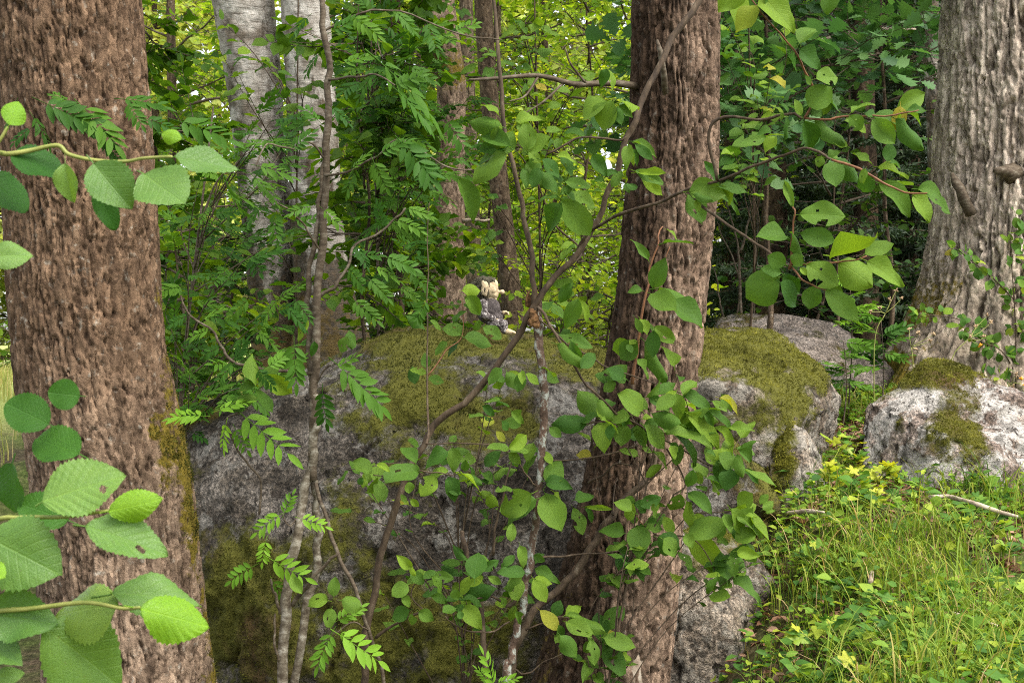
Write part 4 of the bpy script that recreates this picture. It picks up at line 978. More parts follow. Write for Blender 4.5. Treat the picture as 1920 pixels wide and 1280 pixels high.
# rowan leaf: leaflets in pairs on a stalk, one mesh
def rowan_mesh(name, mat, pairs, seed, spread=1.0):
    g = np.random.default_rng(seed); mb = MB()
    C = np.stack([0.03 * np.sin(np.linspace(0, 2.5, 8)), np.linspace(-0.12, 0.8, 8), -0.16 * np.linspace(0, 1, 8) ** 2], 1)
    mb.add(*tube(C, np.linspace(0.010, 0.004, 8), 4, False))
    tt = np.linspace(0, 1, 5); w = 0.5 * np.sin(PI * tt ** 0.85) ** 0.75
    def lf(b, u, n, L, W):
        s = np.cross(u, n); rows = []
        for k, t in enumerate(tt):
            c = b + u * L * t - n * 0.10 * L * t * t
            sw = w[k] * W * L
            rows += [c - s * sw + n * sw * 0.25, c, c + s * sw + n * sw * 0.25]
        i = np.arange(4)[:, None] * 3; j = np.arange(2)[None]
        mb.add(np.array(rows), np.stack([i + j, i + j + 1, i + j + 4, i + j + 3], -1).reshape(-1, 4))
    for p in range(pairs):
        t = 0.14 + 0.80 * p / pairs
        b = np.array([0.03 * math.sin(2.5 * t), t * 0.86, -0.16 * t * t])
        sz = 0.30 * (0.75 + 0.5 * math.sin(PI * (0.2 + 0.7 * t)))
        for sg in (-1, 1):
            u = unit(np.array([sg * 0.86 * spread, 0.52 + 0.2 * t, -0.12]) + g.normal(0, 0.09, 3))
            n = unit(np.array([0, 0, 1.0]) + g.normal(0, 0.22, 3)); n = unit(n - u * (n @ u))
            lf(b, u, n, sz * g.uniform(0.9, 1.1), 0.34)
    u = unit(np.array([0.02, 1, -0.3])); n = unit(np.array([0, 0.3, 1.0])); lf(C[-1], u, unit(n - u * (n @ u)), 0.30, 0.38)
    V = np.concatenate(mb.v); F = [np.concatenate(x) for x in mb.f.values()]
    return mesh(name, V, F, M[mat], True)
ROWAN = [rowan_mesh('leaf', 'leaf_rowan', 6 + i % 2, 960 + i) for i in range(3)]
ROWAN_FRESH = [rowan_mesh('leaf', 'leaf_rowan_fresh', 5 + i % 2, 970 + i) for i in range(3)]

# ---- goat willow whose long stem leans across the picture to the right hand sprays
wb = foot(672, 1590, 4.3)
w1 = thing('willow_sapling', 'long leaning willow stem crossing the picture up to the sprays on the right', 'sapling', wb)
twig(w1, 'stem', 'stem_dark', [(668, 1600, 4.3), (680, 1280, 4.3), (700, 1130, 4.3), (715, 1050, 4.3), (740, 950, 4.3), (770, 880, 4.3), (800, 820, 4.3), (850, 770, 4.3), (920, 700, 4.28), (970, 635, 4.26), (1005, 560, 4.24), (1060, 500, 4.24), (1115, 425, 4.24), (1150, 335, 4.24), (1182, 250, 4.24), (1212, 170, 4.26), (1252, 88, 4.3), (1300, 10, 4.34), (1360, -90, 4.4), (1450, -260, 4.5)], 0.014, [0.012, 0.011, 0.0105, 0.010, 0.0098, 0.009, 0.009, 0.009, 0.010, 0.007], 9, 90, 0.12, 1)
twig(w1, 'branch', 'stem_dark', [(1085, 465, 4.24), (1110, 432, 4.2), (1160, 404, 4.1), (1230, 380, 3.98), (1290, 358, 3.9), (1350, 336, 3.82), (1400, 318, 3.75), (1460, 295, 3.7), (1500, 279, 3.66), (1530, 285, 3.62), (1560, 300, 3.6)], 0.0050, 0.0032, 7, 44, 0.15, 2)
twig(w1, 'branch', 'stem_red', [(1560, 300, 3.6), (1600, 311, 3.58), (1640, 334, 3.56), (1680, 354, 3.54), (1712, 363, 3.52), (1738, 362, 3.5)], 0.0038, 0.002, 6, 20)
twig(w1, 'branch', 'stem_dark', [(1345, 338, 3.82), (1330, 270, 3.8), (1348, 222, 3.78), (1430, 223, 3.74), (1480, 214, 3.7), (1510, 222, 3.68)], 0.005, 0.0035, 6, 24)
twig(w1, 'branch', 'stem_red', [(1510, 222, 3.68), (1555, 223, 3.66), (1600, 219, 3.64), (1640, 217, 3.62), (1680, 215, 3.6), (1722, 207, 3.58)], 0.0035, 0.0018, 6, 20)
twig(w1, 'branch', 'stem_red', [(1508, 222, 3.68), (1520, 195, 3.68), (1526, 168, 3.68), (1510, 135, 3.66), (1496, 108, 3.64), (1475, 78, 3.62), (1440, 40, 3.6), (1400, -20, 3.6)], 0.0038, 0.002, 6, 24)
twig(w1, 'branch', 'stem_dark', [(1290, 358, 3.9), (1315, 385, 3.85), (1345, 408, 3.8), (1400, 445, 3.75), (1440, 472, 3.7), (1465, 492, 3.66), (1485, 496, 3.62)], 0.0045, 0.0032, 6, 24)
twig(w1, 'branch', 'stem_red', [(1480, 505, 3.62), (1484, 470, 3.6), (1487, 440, 3.58), (1488, 400, 3.57), (1487, 388, 3.57)], 0.004, 0.002, 6, 18)
twig(w1, 'branch', 'stem_red', [(1484, 495, 3.62), (1520, 494, 3.6), (1572, 492, 3.56), (1625, 480, 3.54)], 0.0032, 0.0018, 6, 16)
twig(w1, 'branch', 'stem_red', [(1484, 500, 3.62), (1505, 525, 3.58), (1530, 538, 3.56), (1548, 544, 3.55)], 0.0028, 0.0016, 6, 14)
twig(w1, 'branch', 'stem_dark', [(1060, 500, 4.24), (1090, 470, 4.3), (1040, 420, 4.3), (1000, 330, 4.25), (972, 288, 4.2)], 0.004, 0.0025, 6, 20)
twig(w1, 'branch', 'stem_dark', [(1025, 290, 4.2), (1070, 265, 4.2), (1110, 258, 4.22), (1160, 262, 4.24), (1182, 250, 4.24)], 0.003, 0.0038, 6, 18)
RS = [(1375, -20, 1403, 46, .8), (1425, -10, 1491, 58, .5), (1498, 82, 1532, 42, .6), (1500, 92, 1545, 124, .65), (1529, 148, 1584, 134, .5), (1520, 160, 1508, 142, .5), (1515, 200, 1556, 164, .75), (1522, 206, 1543, 216, .9), (1550, 186, 1584, 204, .5),
      (1596, 210, 1635, 188, .6), (1622, 212, 1665, 230, .5), (1681, 203, 1738, 175, .5), (1700, 208, 1741, 206, .4), (1702, 212, 1738, 222, .4), (1680, 223, 1744, 274, .42), (1635, 224, 1677, 270, .55), (1593, 224, 1622, 252, .5), (1663, 304, 1672, 268, .6),
      (1508, 226, 1535, 283, .5), (1527, 228, 1578, 264, .42), (1502, 217, 1489, 188, .45), (1436, 258, 1373, 271, .36), (1468, 212, 1446, 195, .4), (1455, 255, 1432, 285, .6), (1472, 262, 1482, 228, .3), (1553, 293, 1575, 281, .7), (1540, 293, 1533, 315, .7),
      (1558, 303, 1565, 351, .68), (1566, 298, 1635, 332, .36), (1635, 307, 1600, 287, .42), (1637, 331, 1611, 357, .75), (1647, 312, 1700, 330, .45), (1673, 343, 1722, 350, .5), (1647, 343, 1713, 398, .48), (1720, 354, 1780, 362, .5), (1712, 365, 1750, 411, .6), (1734, 365, 1790, 394, .38),
      (1420, 10, 1380, 60, .55), (1552, -25, 1568, 22, .9), (1590, 275, 1560, 262, .5), (1385, -30, 1352, 25, .7), (1440, -20, 1462, 40, .6)]
leaves_px(w1, WILLOW, RS + more(RS, 0.3, 34), 3.64, wide=1.22)
RC = [(1500, 402, 1577, 402, .52), (1488, 390, 1476, 337, .24), (1475, 444, 1421, 434, .64), (1500, 437, 1563, 458, .5), (1505, 482, 1490, 437, .35), (1473, 496, 1437, 481, .7), (1465, 512, 1421, 505, .45), (1460, 520, 1398, 558, .82), (1467, 515, 1504, 548, .5), (1463, 530, 1504, 573, .58),
      (1487, 498, 1503, 478, .95), (1513, 496, 1563, 533, .62), (1556, 482, 1620, 472, .5), (1621, 477, 1678, 453, .42), (1572, 491, 1632, 530, .72), (1626, 489, 1699, 532, .46), (1530, 535, 1520, 580, .75), (1546, 542, 1607, 601, .4), (1550, 535, 1582, 552, .5), (1500, 502, 1512, 515, .6)]
leaves_px(w1, WILLOW, RC, 3.58, 0.03, tilt=(0.95, 0.4), wide=1.2)
RM = [(948, 287, 881, 328, .6), (945, 280, 892, 300, .5), (958, 277, 900, 240, .45), (940, 237, 872, 216, .45), (966, 226, 1022, 217, .45), (968, 232, 1005, 250, .5), (977, 287, 1030, 258, .6), (988, 287, 1025, 308, .6), (987, 303, 1025, 351, .45), (1017, 320, 1048, 356, .5), (1051, 372, 1104, 438, .5), (1067, 365, 1125, 380, .5), (1051, 364, 1072, 348, .6),
      (1051, 285, 1078, 332, .35), (1046, 370, 1008, 367, .5), (1150, 190, 1122, 240, .95), (1174, 348, 1197, 345, .8), (860, 333, 897, 410, .45), (1140, 130, 1156, 172, .5), (1160, 192, 1205, 182, .5), (1158, 200, 1172, 232, .6), (1186, 265, 1232, 282, .4), (1190, 270, 1225, 300, .4), (1190, 320, 1255, 345, .3), (1195, 325, 1250, 362, .3), (1165, 320, 1150, 350, .5),
      (1180, 280, 1205, 305, .5), (935, 215, 905, 190, .5), (1015, 300, 1060, 330, .5), (1300, 365, 1335, 372, .5), (1288, 365, 1330, 420, .6), (1345, 350, 1405, 358, .4), (1350, 358, 1395, 398, .36), (1060, 340, 1110, 350, .4), (720, 260, 760, 300, .4), (1110, 290, 1140, 330, .5)]
leaves_px(w1, WILLOW, RM + more(RM, 0.8, 33), lambda x, y: 4.12 if x < 1250 else 3.85, 0.05)

# ---- lichen covered willow, broken off above the knot, with the twigs in front of the reddish trunk
wb2 = foot(940, 1590, 4.25)
w2 = thing('willow_sapling', 'upright lichen-spotted willow stem broken at a knot in the middle', 'sapling', wb2)
twig(w2, 'stem', 'stem_lichen', [(935, 1600, 4.25), (945, 1280, 4.25), (957, 1235, 4.25), (976, 1150, 4.25), (995, 1050, 4.25), (1005, 950, 4.25), (1013, 850, 4.25), (1022, 740, 4.25), (1015, 660, 4.25), (1008, 600, 4.25), (1000, 556, 4.25)], 0.014, [0.014, 0.013, 0.0115, 0.0115, 0.012, 0.012, 0.012, 0.013, 0.015, 0.017], 10, 70, 0.16, 4)
twig(w2, 'stem', 'stem_dark', [(1002, 590, 4.24), (1001, 530, 4.23), (986, 420, 4.25), (970, 340, 4.28), (946, 250, 4.3), (935, 130, 4.32), (925, -20, 4.35), (915, -160, 4.4)], 0.0095, 0.005, 8, 40, 0.12, 5)
kn = MB()
g = np.random.default_rng(3)
for (x, y, r) in ((998, 586, 0.013), (1002, 597, 0.014), (996, 604, 0.011), (1007, 608, 0.012)):
    bm = bmesh.new(); bmesh.ops.create_icosphere(bm, subdivisions=3, radius=1.0)
    v = np.array([q.co for q in bm.verts]); f = np.array([[q.index for q in p.verts] for p in bm.faces]); bm.free()
    v = v * (0.45 + 1.2 * fbm(v * 2.2 + x, 4, 5, 0.7))[:, None] * r * np.array([1, 0.9, 1.15]); kn.add(v + at(x, y, 4.235), f)
tag(kn.build('knot', M['broken_wood'], w2, wb2), 'orange-brown swollen knot')
kn = MB()
for k in range(7):
    a = at(988 + k * 3, 556 + (k % 3), 4.24 + 0.006 * math.sin(k)); kn.add(*tube(np.array([a - [0, 0, 0.03], a, a + [g.normal(0, 0.006), g.normal(0, 0.006), g.uniform(0.01, 0.03)]]), [0.006, 0.005, 0.001], 5))
kn.build('splinters', M['broken_wood'], w2, wb2)
twig(w2, 'stem', 'stem_dark', [(948, 1600, 4.3), (955, 1290, 4.32), (972, 1195, 4.34), (1005, 1140, 4.36), (1060, 1090, 4.38), (1110, 1030, 4.4), (1150, 960, 4.42), (1205, 905, 4.45), (1226, 880, 4.46), (1222, 845, 4.46), (1205, 805, 4.45)], 0.013, [0.013, 0.0125, 0.012, 0.0115, 0.0105, 0.009, 0.007, 0.005], 9, 60, 0.16, 6)
twig(w2, 'stem', 'stem_dark', [(925, 1600, 4.2), (900, 1120, 4.24), (880, 1060, 4.22), (873, 1020, 4.2), (866, 996, 4.2)], 0.009, 0.007, 8, 20, 0.2, 7)
for k, (pts, r0, r1) in enumerate([
    ([(1008, 575, 4.23), (1035, 615, 4.2), (1062, 665, 4.2), (1100, 722, 4.22), (1150, 768, 4.25), (1200, 800, 4.28), (1260, 832, 4.3), (1330, 872, 4.32), (1390, 877, 4.34)], .005, .002),
    ([(1010, 600, 4.23), (1060, 640, 4.22), (1120, 678, 4.24), (1185, 705, 4.26), (1260, 730, 4.3), (1290, 742, 4.3)], .003, .0018),
    ([(1100, 795, 4.25), (1130, 790, 4.26), (1170, 785, 4.27)], .0025, .002),
    ([(1186, 720, 4.36), (1194, 650, 4.36), (1205, 594, 4.35), (1217, 518, 4.35), (1232, 455, 4.35), (1242, 425, 4.36)], .006, .0022),
    ([(1228, 545, 4.36), (1242, 505, 4.35), (1256, 463, 4.35)], .0022, .0016),
    ([(1186, 720, 4.36), (1183, 780, 4.36), (1205, 815, 4.4)], .006, .006),
    ([(1250, 840, 4.3), (1285, 905, 4.3), (1262, 930, 4.28), (1290, 960, 4.28), (1345, 962, 4.3), (1372, 957, 4.3)], .003, .0018),
    ([(1262, 930, 4.28), (1225, 1000, 4.28), (1300, 1010, 4.28), (1350, 1080, 4.28)], .0026, .0016),
    ([(1185, 955, 4.3), (1200, 975, 4.28), (1215, 992, 4.28)], .002, .0016),
    ([(1012, 860, 4.25), (1080, 862, 4.35), (1150, 850, 4.4), (1195, 835, 4.45)], .0022, .003),
    ([(1103, 905, 4.5), (1130, 890, 4.48), (1155, 868, 4.46), (1185, 872, 4.48)], .004, .0025),
    ([(1150, 965, 4.4), (1152, 920, 4.46), (1157, 895, 4.5)], .003, .002),
    ([(995, 1045, 4.25), (1060, 1042, 4.32), (1130, 1036, 4.4), (1240, 1028, 4.5)], .004, .002),
    ([(985, 1105, 4.25), (955, 1135, 4.24), (925, 1118, 4.22), (870, 1125, 4.2)], .006, .002),
    ([(955, 1165, 4.24), (920, 1185, 4.2), (870, 1178, 4.18), (835, 1155, 4.16)], .0028, .0016),
    ([(1005, 910, 4.24), (985, 885, 4.22), (965, 860, 4.2), (950, 845, 4.2), (900, 832, 4.2), (800, 832, 4.22)], .0028, .002),
    ([(925, 1040, 4.24), (930, 985, 4.22), (945, 920, 4.2), (962, 840, 4.2)], .005, .0022),
    ([(985, 1180, 4.3), (1035, 1160, 4.32), (1070, 1158, 4.32), (1130, 1190, 4.34)], .003, .002),
    ([(965, 1255, 4.3), (990, 1262, 4.3), (1020, 1240, 4.32), (1065, 1222, 4.34)], .0028, .0014),
    ([(784, 883, 4.2), (815, 886, 4.2), (850, 890, 4.2)], .002, .002),
    ([(784, 883, 4.2), (740, 890, 4.2), (700, 890, 4.2)], .002, .0015),
    ([(795, 1145, 4.2), (770, 1115, 4.2), (790, 1080, 4.2), (830, 1080, 4.2)], .002, .0015),
    ([(800, 1140, 4.2), (740, 1170, 4.25), (705, 1195, 4.28)], .003, .005)]):
    twig(w2, 'branch', 'stem_dark' if k not in (3, 4, 8) else 'stem_red', pts, r0, r1, 6, None, 0.1, 20 + k)
LC = [(1243, 455, 1296, 453, .38), (1217, 489, 1187, 449, .3), (1225, 540, 1242, 490, .55), (1205, 545, 1177, 543, .7), (1235, 540, 1330, 555, .36), (1220, 550, 1262, 580, .6), (1255, 560, 1315, 615, .58), (1200, 597, 1213, 628, .6), (1190, 595, 1206, 625, .4), (1212, 600, 1226, 622, .5), (1225, 613, 1274, 646, .45), (1195, 640, 1165, 672, .8),
      (1180, 645, 1196, 636, .6), (1210, 640, 1266, 715, .34), (1196, 673, 1220, 708, .55), (1250, 430, 1275, 445, .4),
      (1103, 793, 1040, 790, .55), (1132, 790, 1126, 837, .6), (1170, 793, 1166, 836, .75), (1146, 795, 1143, 825, .6), (1127, 780, 1085, 728, .58), (1175, 710, 1140, 690, .8), (1205, 770, 1160, 735, .72), (1278, 795, 1222, 770, .5), (1268, 737, 1276, 787, .5), (1280, 740, 1308, 705, .5), (1282, 738, 1340, 765, .5), (1208, 797, 1250, 840, .72), (1260, 805, 1323, 868, .48), (1195, 795, 1208, 838, .5),
      (1290, 775, 1360, 835, .4), (1285, 797, 1330, 825, .4), (1222, 846, 1264, 876, .4), (1258, 835, 1268, 860, .8), (1350, 745, 1395, 765, .45), (1368, 865, 1370, 812, .34), (1384, 842, 1408, 818, .5), (1384, 842, 1421, 868, .5), (1370, 878, 1362, 920, .85), (1387, 877, 1455, 906, .3), (1390, 880, 1430, 902, .35), (1283, 897, 1310, 900, .85), (1328, 895, 1360, 918, .6), (1275, 925, 1262, 962, .78),
      (1290, 925, 1328, 948, .5), (1288, 940, 1320, 994, .48), (1185, 958, 1155, 936, .72), (1200, 947, 1239, 932, .6), (1215, 980, 1248, 960, .68), (1215, 1000, 1185, 992, 1.0), (1262, 1000, 1245, 968, .6), (1243, 1010, 1275, 1042, .85), (1290, 1003, 1355, 1058, .5), (1372, 955, 1447, 980, .4), (1380, 958, 1443, 1010, .4), (1383, 948, 1412, 925, .85), (1358, 963, 1372, 995, .6), (1378, 1012, 1417, 995, .78), (1376, 1035, 1413, 1068, .5),
      (1346, 1080, 1335, 1116, .88), (1375, 1083, 1425, 1117, .5), (1425, 945, 1440, 925, .7), (1430, 955, 1452, 938, .6), (1395, 1015, 1418, 1050, .5), (1370, 1040, 1375, 1078, .5), (1345, 1010, 1360, 985, .5), (1300, 965, 1330, 985, .5), (1320, 850, 1350, 872, .5), (1212, 745, 1245, 720, .6), (1232, 740, 1268, 715, .5), (1240, 755, 1262, 770, .6), (1150, 720, 1120, 700, .6), (1295, 800, 1340, 800, .4),
      (1310, 780, 1355, 790, .4), (1325, 840, 1340, 818, .6), (1350, 860, 1345, 900, .6), (1300, 880, 1290, 915, .6), (1230, 960, 1225, 940, .8), (1195, 985, 1200, 1040, .7), (1270, 1035, 1300, 1060, .5), (1285, 1000, 1300, 1025, .7), (1165, 770, 1185, 745, .6), (1120, 750, 1150, 780, .5), (1225, 800, 1200, 830, .5), (1330, 770, 1380, 800, .4), (1340, 800, 1385, 830, .4), (1240, 870, 1215, 895, .5), (1400, 960, 1420, 940, .6)]
leaves_px(w2, WILLOW, LC + more(LC, 0.5, 31, 600), lambda x, y: 4.30 if y < 650 else 4.24, 0.05)
LD = [(784, 883, 720, 880, .5), (697, 885, 661, 866, .8), (706, 870, 732, 880, .5), (706, 897, 724, 937, .5), (683, 895, 683, 915, .7), (818, 893, 788, 925, .78), (840, 893, 858, 937, .62), (862, 885, 908, 918, .55), (840, 845, 797, 868, .6), (848, 838, 855, 885, .55), (818, 885, 840, 880, .7), (766, 902, 768, 925, .8), (770, 935, 785, 950, .6), (750, 938, 756, 945, .9),
      (997, 925, 934, 965, .66), (960, 917, 931, 913, .78), (955, 842, 985, 815, .6), (955, 848, 978, 870, .6), (955, 840, 915, 835, .5), (946, 788, 978, 798, .6), (1025, 908, 1058, 860, .6), (1022, 925, 1050, 994, .5), (1040, 922, 1072, 958, .7), (1078, 936, 1115, 928, .6), (1075, 952, 1095, 997, .5), (1097, 950, 1150, 953, .16), (1097, 952, 1116, 978, .4), (958, 1015, 960, 980, .5),
      (878, 1053, 850, 1018, .35), (890, 1085, 895, 1038, .7), (868, 1118, 920, 1100, .5), (985, 1073, 933, 1068, .45), (968, 1080, 965, 1122, .62), (975, 1022, 985, 1062, .5), (1003, 1065, 1052, 1090, .42), (1000, 1085, 1025, 1127, .55), (870, 1135, 905, 1173, .58), (855, 1140, 831, 1145, .9), (860, 1145, 866, 1160, .8), (848, 1105, 860, 1125, .7), (968, 1135, 955, 1170, .4), (769, 1143, 736, 1160, .72), (785, 1145, 815, 1163, .68), (755, 1115, 770, 1138, .6),
      (765, 1095, 735, 1115, .8), (772, 1065, 745, 1042, .55), (770, 1070, 795, 1095, .6), (808, 1078, 850, 1082, .5), (808, 1080, 833, 1112, .55), (1038, 1155, 1052, 1126, .72), (1012, 1143, 1050, 1180, .5), (1066, 1155, 1130, 1168, .42), (1060, 1152, 1092, 1138, .5), (1132, 1180, 1168, 1135, .58), (1062, 1165, 1112, 1182, .5), (1050, 1190, 1085, 1228, .6), (1040, 1190, 1062, 1212, .6), (1132, 1195, 1193, 1210, .5), (1108, 1198, 1115, 1240, .5), (1133, 1208, 1172, 1262, .48), (1140, 1190, 1165, 1185, .5),
      (905, 1070, 935, 1050, .5), (915, 1080, 940, 1095, .5), (945, 1060, 965, 1040, .6), (900, 1040, 925, 1062, .5), (880, 1100, 905, 1080, .5), (1000, 1040, 1022, 1052, .6), (940, 1120, 952, 1140, .5), (1035, 870, 1020, 845, .5), (985, 700, 1012, 720, .5), (1015, 700, 1050, 715, .55), (1070, 640, 1090, 680, .5), (925, 705, 950, 712, .8), (1045, 645, 1110, 680, .4), (1090, 690, 1118, 660, .5), (1015, 690, 1050, 700, .5), (980, 700, 970, 735, .6), (940, 690, 915, 720, .6), (905, 760, 930, 780, .5), (960, 770, 985, 795, .5),
      (1000, 830, 985, 860, .6), (1085, 560, 1060, 620, .45), (1070, 530, 1050, 570, .5), (1030, 800, 1052, 820, .6), (912, 930, 940, 955, .5), (880, 890, 905, 905, .5)]
leaves_px(w2, WILLOW, LD + more(LD, 0.4, 32), lambda x, y: 4.16 if x < 1000 else 4.26, 0.05)
# leaves beside the troll and along the top of the boulder
LT = [(870, 632, 925, 645, .6), (865, 628, 830, 600, .7), (866, 545, 902, 540, .7), (872, 556, 908, 590, .55), (850, 605, 868, 580, .6), (838, 640, 815, 665, .5), (860, 640, 838, 668, .6), (800, 700, 770, 690, .5), (803, 712, 838, 712, .5), (800, 690, 795, 660, .6), (778, 720, 772, 685, .6), (905, 612, 942, 632, .6), (760, 590, 800, 610, .4), (890, 620, 900, 600, .6), (805, 600, 830, 620, .5)]
leaves_px(w2, WILLOW, LT, 4.5, 0.05)
twig(w2, 'branch', 'stem_dark', [(800, 832, 4.22), (803, 780, 4.35), (801, 700, 4.45), (800, 620, 4.5), (802, 500, 4.55), (805, 380, 4.6)], 0.004, 0.0015, 6)
twig(w2, 'branch', 'stem_red', [(801, 705, 4.45), (835, 660, 4.48), (866, 630, 4.5), (866, 560, 4.5)], 0.0025, 0.0012, 6)

# ---- rowan with two slender stems
rb = foot(540, 1590, 4.2)
rw = thing('rowan_sapling', 'rowan with two slender stems rising before the left of the boulder', 'sapling', rb)
twig(rw, 'stem', 'stem_rowan', [(588, 900, 4.2), (590, 800, 4.2), (590, 700, 4.2), (592, 600, 4.2), (600, 480, 4.2), (611, 330, 4.2), (616, 200, 4.2), (616, 130, 4.2), (600, 0, 4.22), (592, -140, 4.25), (580, -320, 4.3)], 0.0125, [0.0125, 0.0125, 0.0125, 0.012, 0.0115, 0.0105, 0.009, 0.007, 0.004], 9, 60, 0.1, 8)
twig(rw, 'stem', 'stem_rowan_pale', [(528, 1600, 4.22), (530, 1280, 4.22), (534, 1130, 4.21), (550, 1040, 4.2), (575, 915, 4.2), (590, 810, 4.2), (590, 740, 4.2)], 0.017, 0.0125, 10, 40, 0.14, 9)
twig(rw, 'stem', 'stem_rowan_pale', [(540, 1600, 4.25), (555, 1280, 4.25), (576, 1150, 4.25), (594, 1040, 4.25), (594, 960, 4.24), (590, 900, 4.22)], 0.014, 0.0105, 9, 30, 0.14, 10)
twig(rw, 'stem', 'stem_rowan', [(590, 800, 4.22), (577, 620, 4.23), (580, 520, 4.22), (597, 400, 4.21), (610, 300, 4.2)], 0.009, 0.007, 8, 30, 0.1, 11)
for k, (pts, r0, r1) in enumerate([
    ([(592, 905, 4.2), (615, 985, 4.18), (640, 1055, 4.17), (668, 1110, 4.17), (690, 1180, 4.2), (715, 1260, 4.22), (722, 1330, 4.25)], .006, .006),
    ([(548, 1135, 4.2), (578, 1095, 4.16), (610, 1060, 4.14), (634, 1036, 4.13)], .007, .004),
    ([(525, 1150, 4.2), (516, 1110, 4.18), (508, 1085, 4.16)], .005, .003),
    ([(523, 1240, 4.2), (514, 1200, 4.18), (516, 1150, 4.18)], .004, .003),
    ([(486, 965, 4.2), (487, 900, 4.2), (465, 870, 4.2), (442, 840, 4.18), (425, 790, 4.15), (450, 772, 4.12)], .0035, .0025),
    ([(590, 700, 4.2), (545, 698, 4.25), (480, 690, 4.3), (440, 680, 4.32), (415, 650, 4.35), (395, 620, 4.38), (355, 590, 4.4), (340, 560, 4.42)], .006, .003),
    ([(595, 560, 4.2), (630, 535, 4.2), (650, 500, 4.22), (665, 460, 4.25), (720, 430, 4.3), (760, 390, 4.32)], .0055, .003),
    ([(600, 470, 4.2), (570, 425, 4.15), (545, 395, 4.1), (520, 380, 4.05)], .004, .002),
    ([(612, 300, 4.2), (580, 265, 4.15), (545, 280, 4.1), (500, 270, 4.05), (480, 310, 4.0)], .0038, .002),
    ([(614, 150, 4.2), (660, 145, 4.1), (700, 140, 4.0), (740, 160, 3.9)], .004, .002),
    ([(608, 330, 4.2), (660, 320, 4.1), (710, 290, 4.0), (750, 262, 3.95), (830, 310, 3.9), (885, 318, 3.9)], .004, .002),
    ([(590, 720, 4.2), (610, 690, 4.18), (632, 680, 4.15)], .003, .002), ([(530, 960, 4.18), (545, 985, 4.18), (570, 940, 4.2)], .002, .0025),
    ([(632, 1185, 4.1), (660, 1165, 4.12), (690, 1180, 4.18)], .002, .0025), ([(600, 60, 4.21), (660, 30, 4.2), (740, 20, 4.2), (850, 60, 4.2), (940, 75, 4.2)], .004, .002)]):
    twig(rw, 'branch', 'stem_rowan', pts, r0, r1, 6, None, 0.1, 50 + k)
RF = [(385, 780, 300, 775), (450, 772, 566, 850), (425, 790, 408, 852), (440, 800, 470, 850), (530, 962, 470, 1002), (505, 1045, 588, 1085), (478, 1060, 418, 1095), (531, 965, 548, 918), (560, 970, 622, 985), (510, 1085, 540, 1135), (500, 1010, 490, 1062), (628, 1165, 685, 1130), (632, 1185, 735, 1242), (625, 1182, 588, 1255), (640, 1180, 660, 1215), (925, 1290, 915, 1212), (930, 1280, 972, 1262), (920, 1285, 895, 1245), (405, 770, 470, 740)]
def rowan_px(rows, meshes, d, dj=0.06, wf=0.85):
    for r in rows:
        dd = d + rng.normal(0, dj); a = at(r[0], r[1], dd); b = at(r[2], r[3], dd)
        b = b + np.array([0, 1, 0]) * rng.normal(0, 0.25) * np.linalg.norm(b - a)
        n = np.array([0, -0.75, 0.65]) + rng.normal(0, 0.25, 3)
        put_leaf(rw, meshes[int(rng.integers(3))], a, b, wf * rng.uniform(0.9, 1.1), n)
rowan_px(RF, ROWAN_FRESH, 4.1)
RD = [(552, 640, 563, 732), (605, 728, 610, 810), (630, 680, 742, 765), (535, 575, 582, 615), (60, 215, 105, 275), (75, 188, 200, 235), (150, 195, 245, 275), (225, 185, 322, 188), (195, 260, 235, 305), (330, 225, 452, 252), (60, 240, 20, 270), (130, 190, 90, 170), (120, 200, 160, 240), (240, 190, 275, 240), (30, 190, -10, 240), (270, 220, 340, 240), (420, 330, 440, 425), (475, 330, 532, 375), (490, 390, 448, 425), (516, 395, 522, 456), (588, 385, 540, 400), (604, 390, 648, 425), (552, 560, 590, 600), (470, 560, 420, 600), (520, 560, 490, 600),
      (480, 310, 560, 320), (500, 270, 450, 260), (545, 280, 590, 240), (600, 230, 560, 190), (640, 120, 700, 90), (703, 107, 856, 212), (745, 170, 826, 235), (750, 263, 832, 342), (835, 222, 882, 282), (740, 160, 800, 130), (700, 140, 660, 190), (670, 310, 640, 370), (710, 290, 770, 250), (700, 300, 730, 360), (660, 320, 690, 270), (665, 460, 700, 500), (720, 430, 700, 380), (740, 410, 800, 430), (650, 500, 690, 540), (660, 480, 720, 470), (760, 390, 820, 400),
      (415, 650, 370, 670), (440, 680, 400, 720), (480, 690, 520, 730), (395, 620, 340, 630), (440, 680, 460, 630), (355, 590, 310, 610), (500, 690, 540, 650), (380, 600, 420, 570), (545, 698, 570, 660), (620, 60, 680, 20), (660, 30, 720, 70), (740, 20, 790, 60), (580, 30, 540, 70), (600, 100, 560, 140), (850, 60, 900, 30), (690, 20, 660, -30), (800, 40, 830, 100), (620, 200, 665, 230), (630, 690, 670, 660), (700, 500, 760, 520), (690, 520, 740, 560), (660, 560, 720, 600), (800, 560, 780, 610), (720, 480, 790, 500)]
rowan_px(RD, ROWAN, 4.05, 0.1)
# broad leaves low on the rowan side, a young willow shoot
LB = [(458, 755, 435, 768, .7), (440, 752, 480, 742, .5), (478, 725, 478, 660, .45), (485, 728, 520, 680, .6), (480, 730, 505, 775, .45), (500, 700, 545, 745, .5), (478, 720, 445, 730, .5), (590, 640, 585, 670, .5), (615, 1125, 570, 1125, .7), (625, 1118, 628, 1080, .6), (640, 1125, 680, 1135, .8), (622, 1140, 615, 1175, .6), (560, 640, 575, 600, .4), (660, 655, 660, 620, .7), (640, 660, 650, 632, .7), (545, 1080, 570, 1110, .5)]
leaves_px(rw, WILLOW, LB, 4.1, 0.04)
rw['kind'] = 'thing'

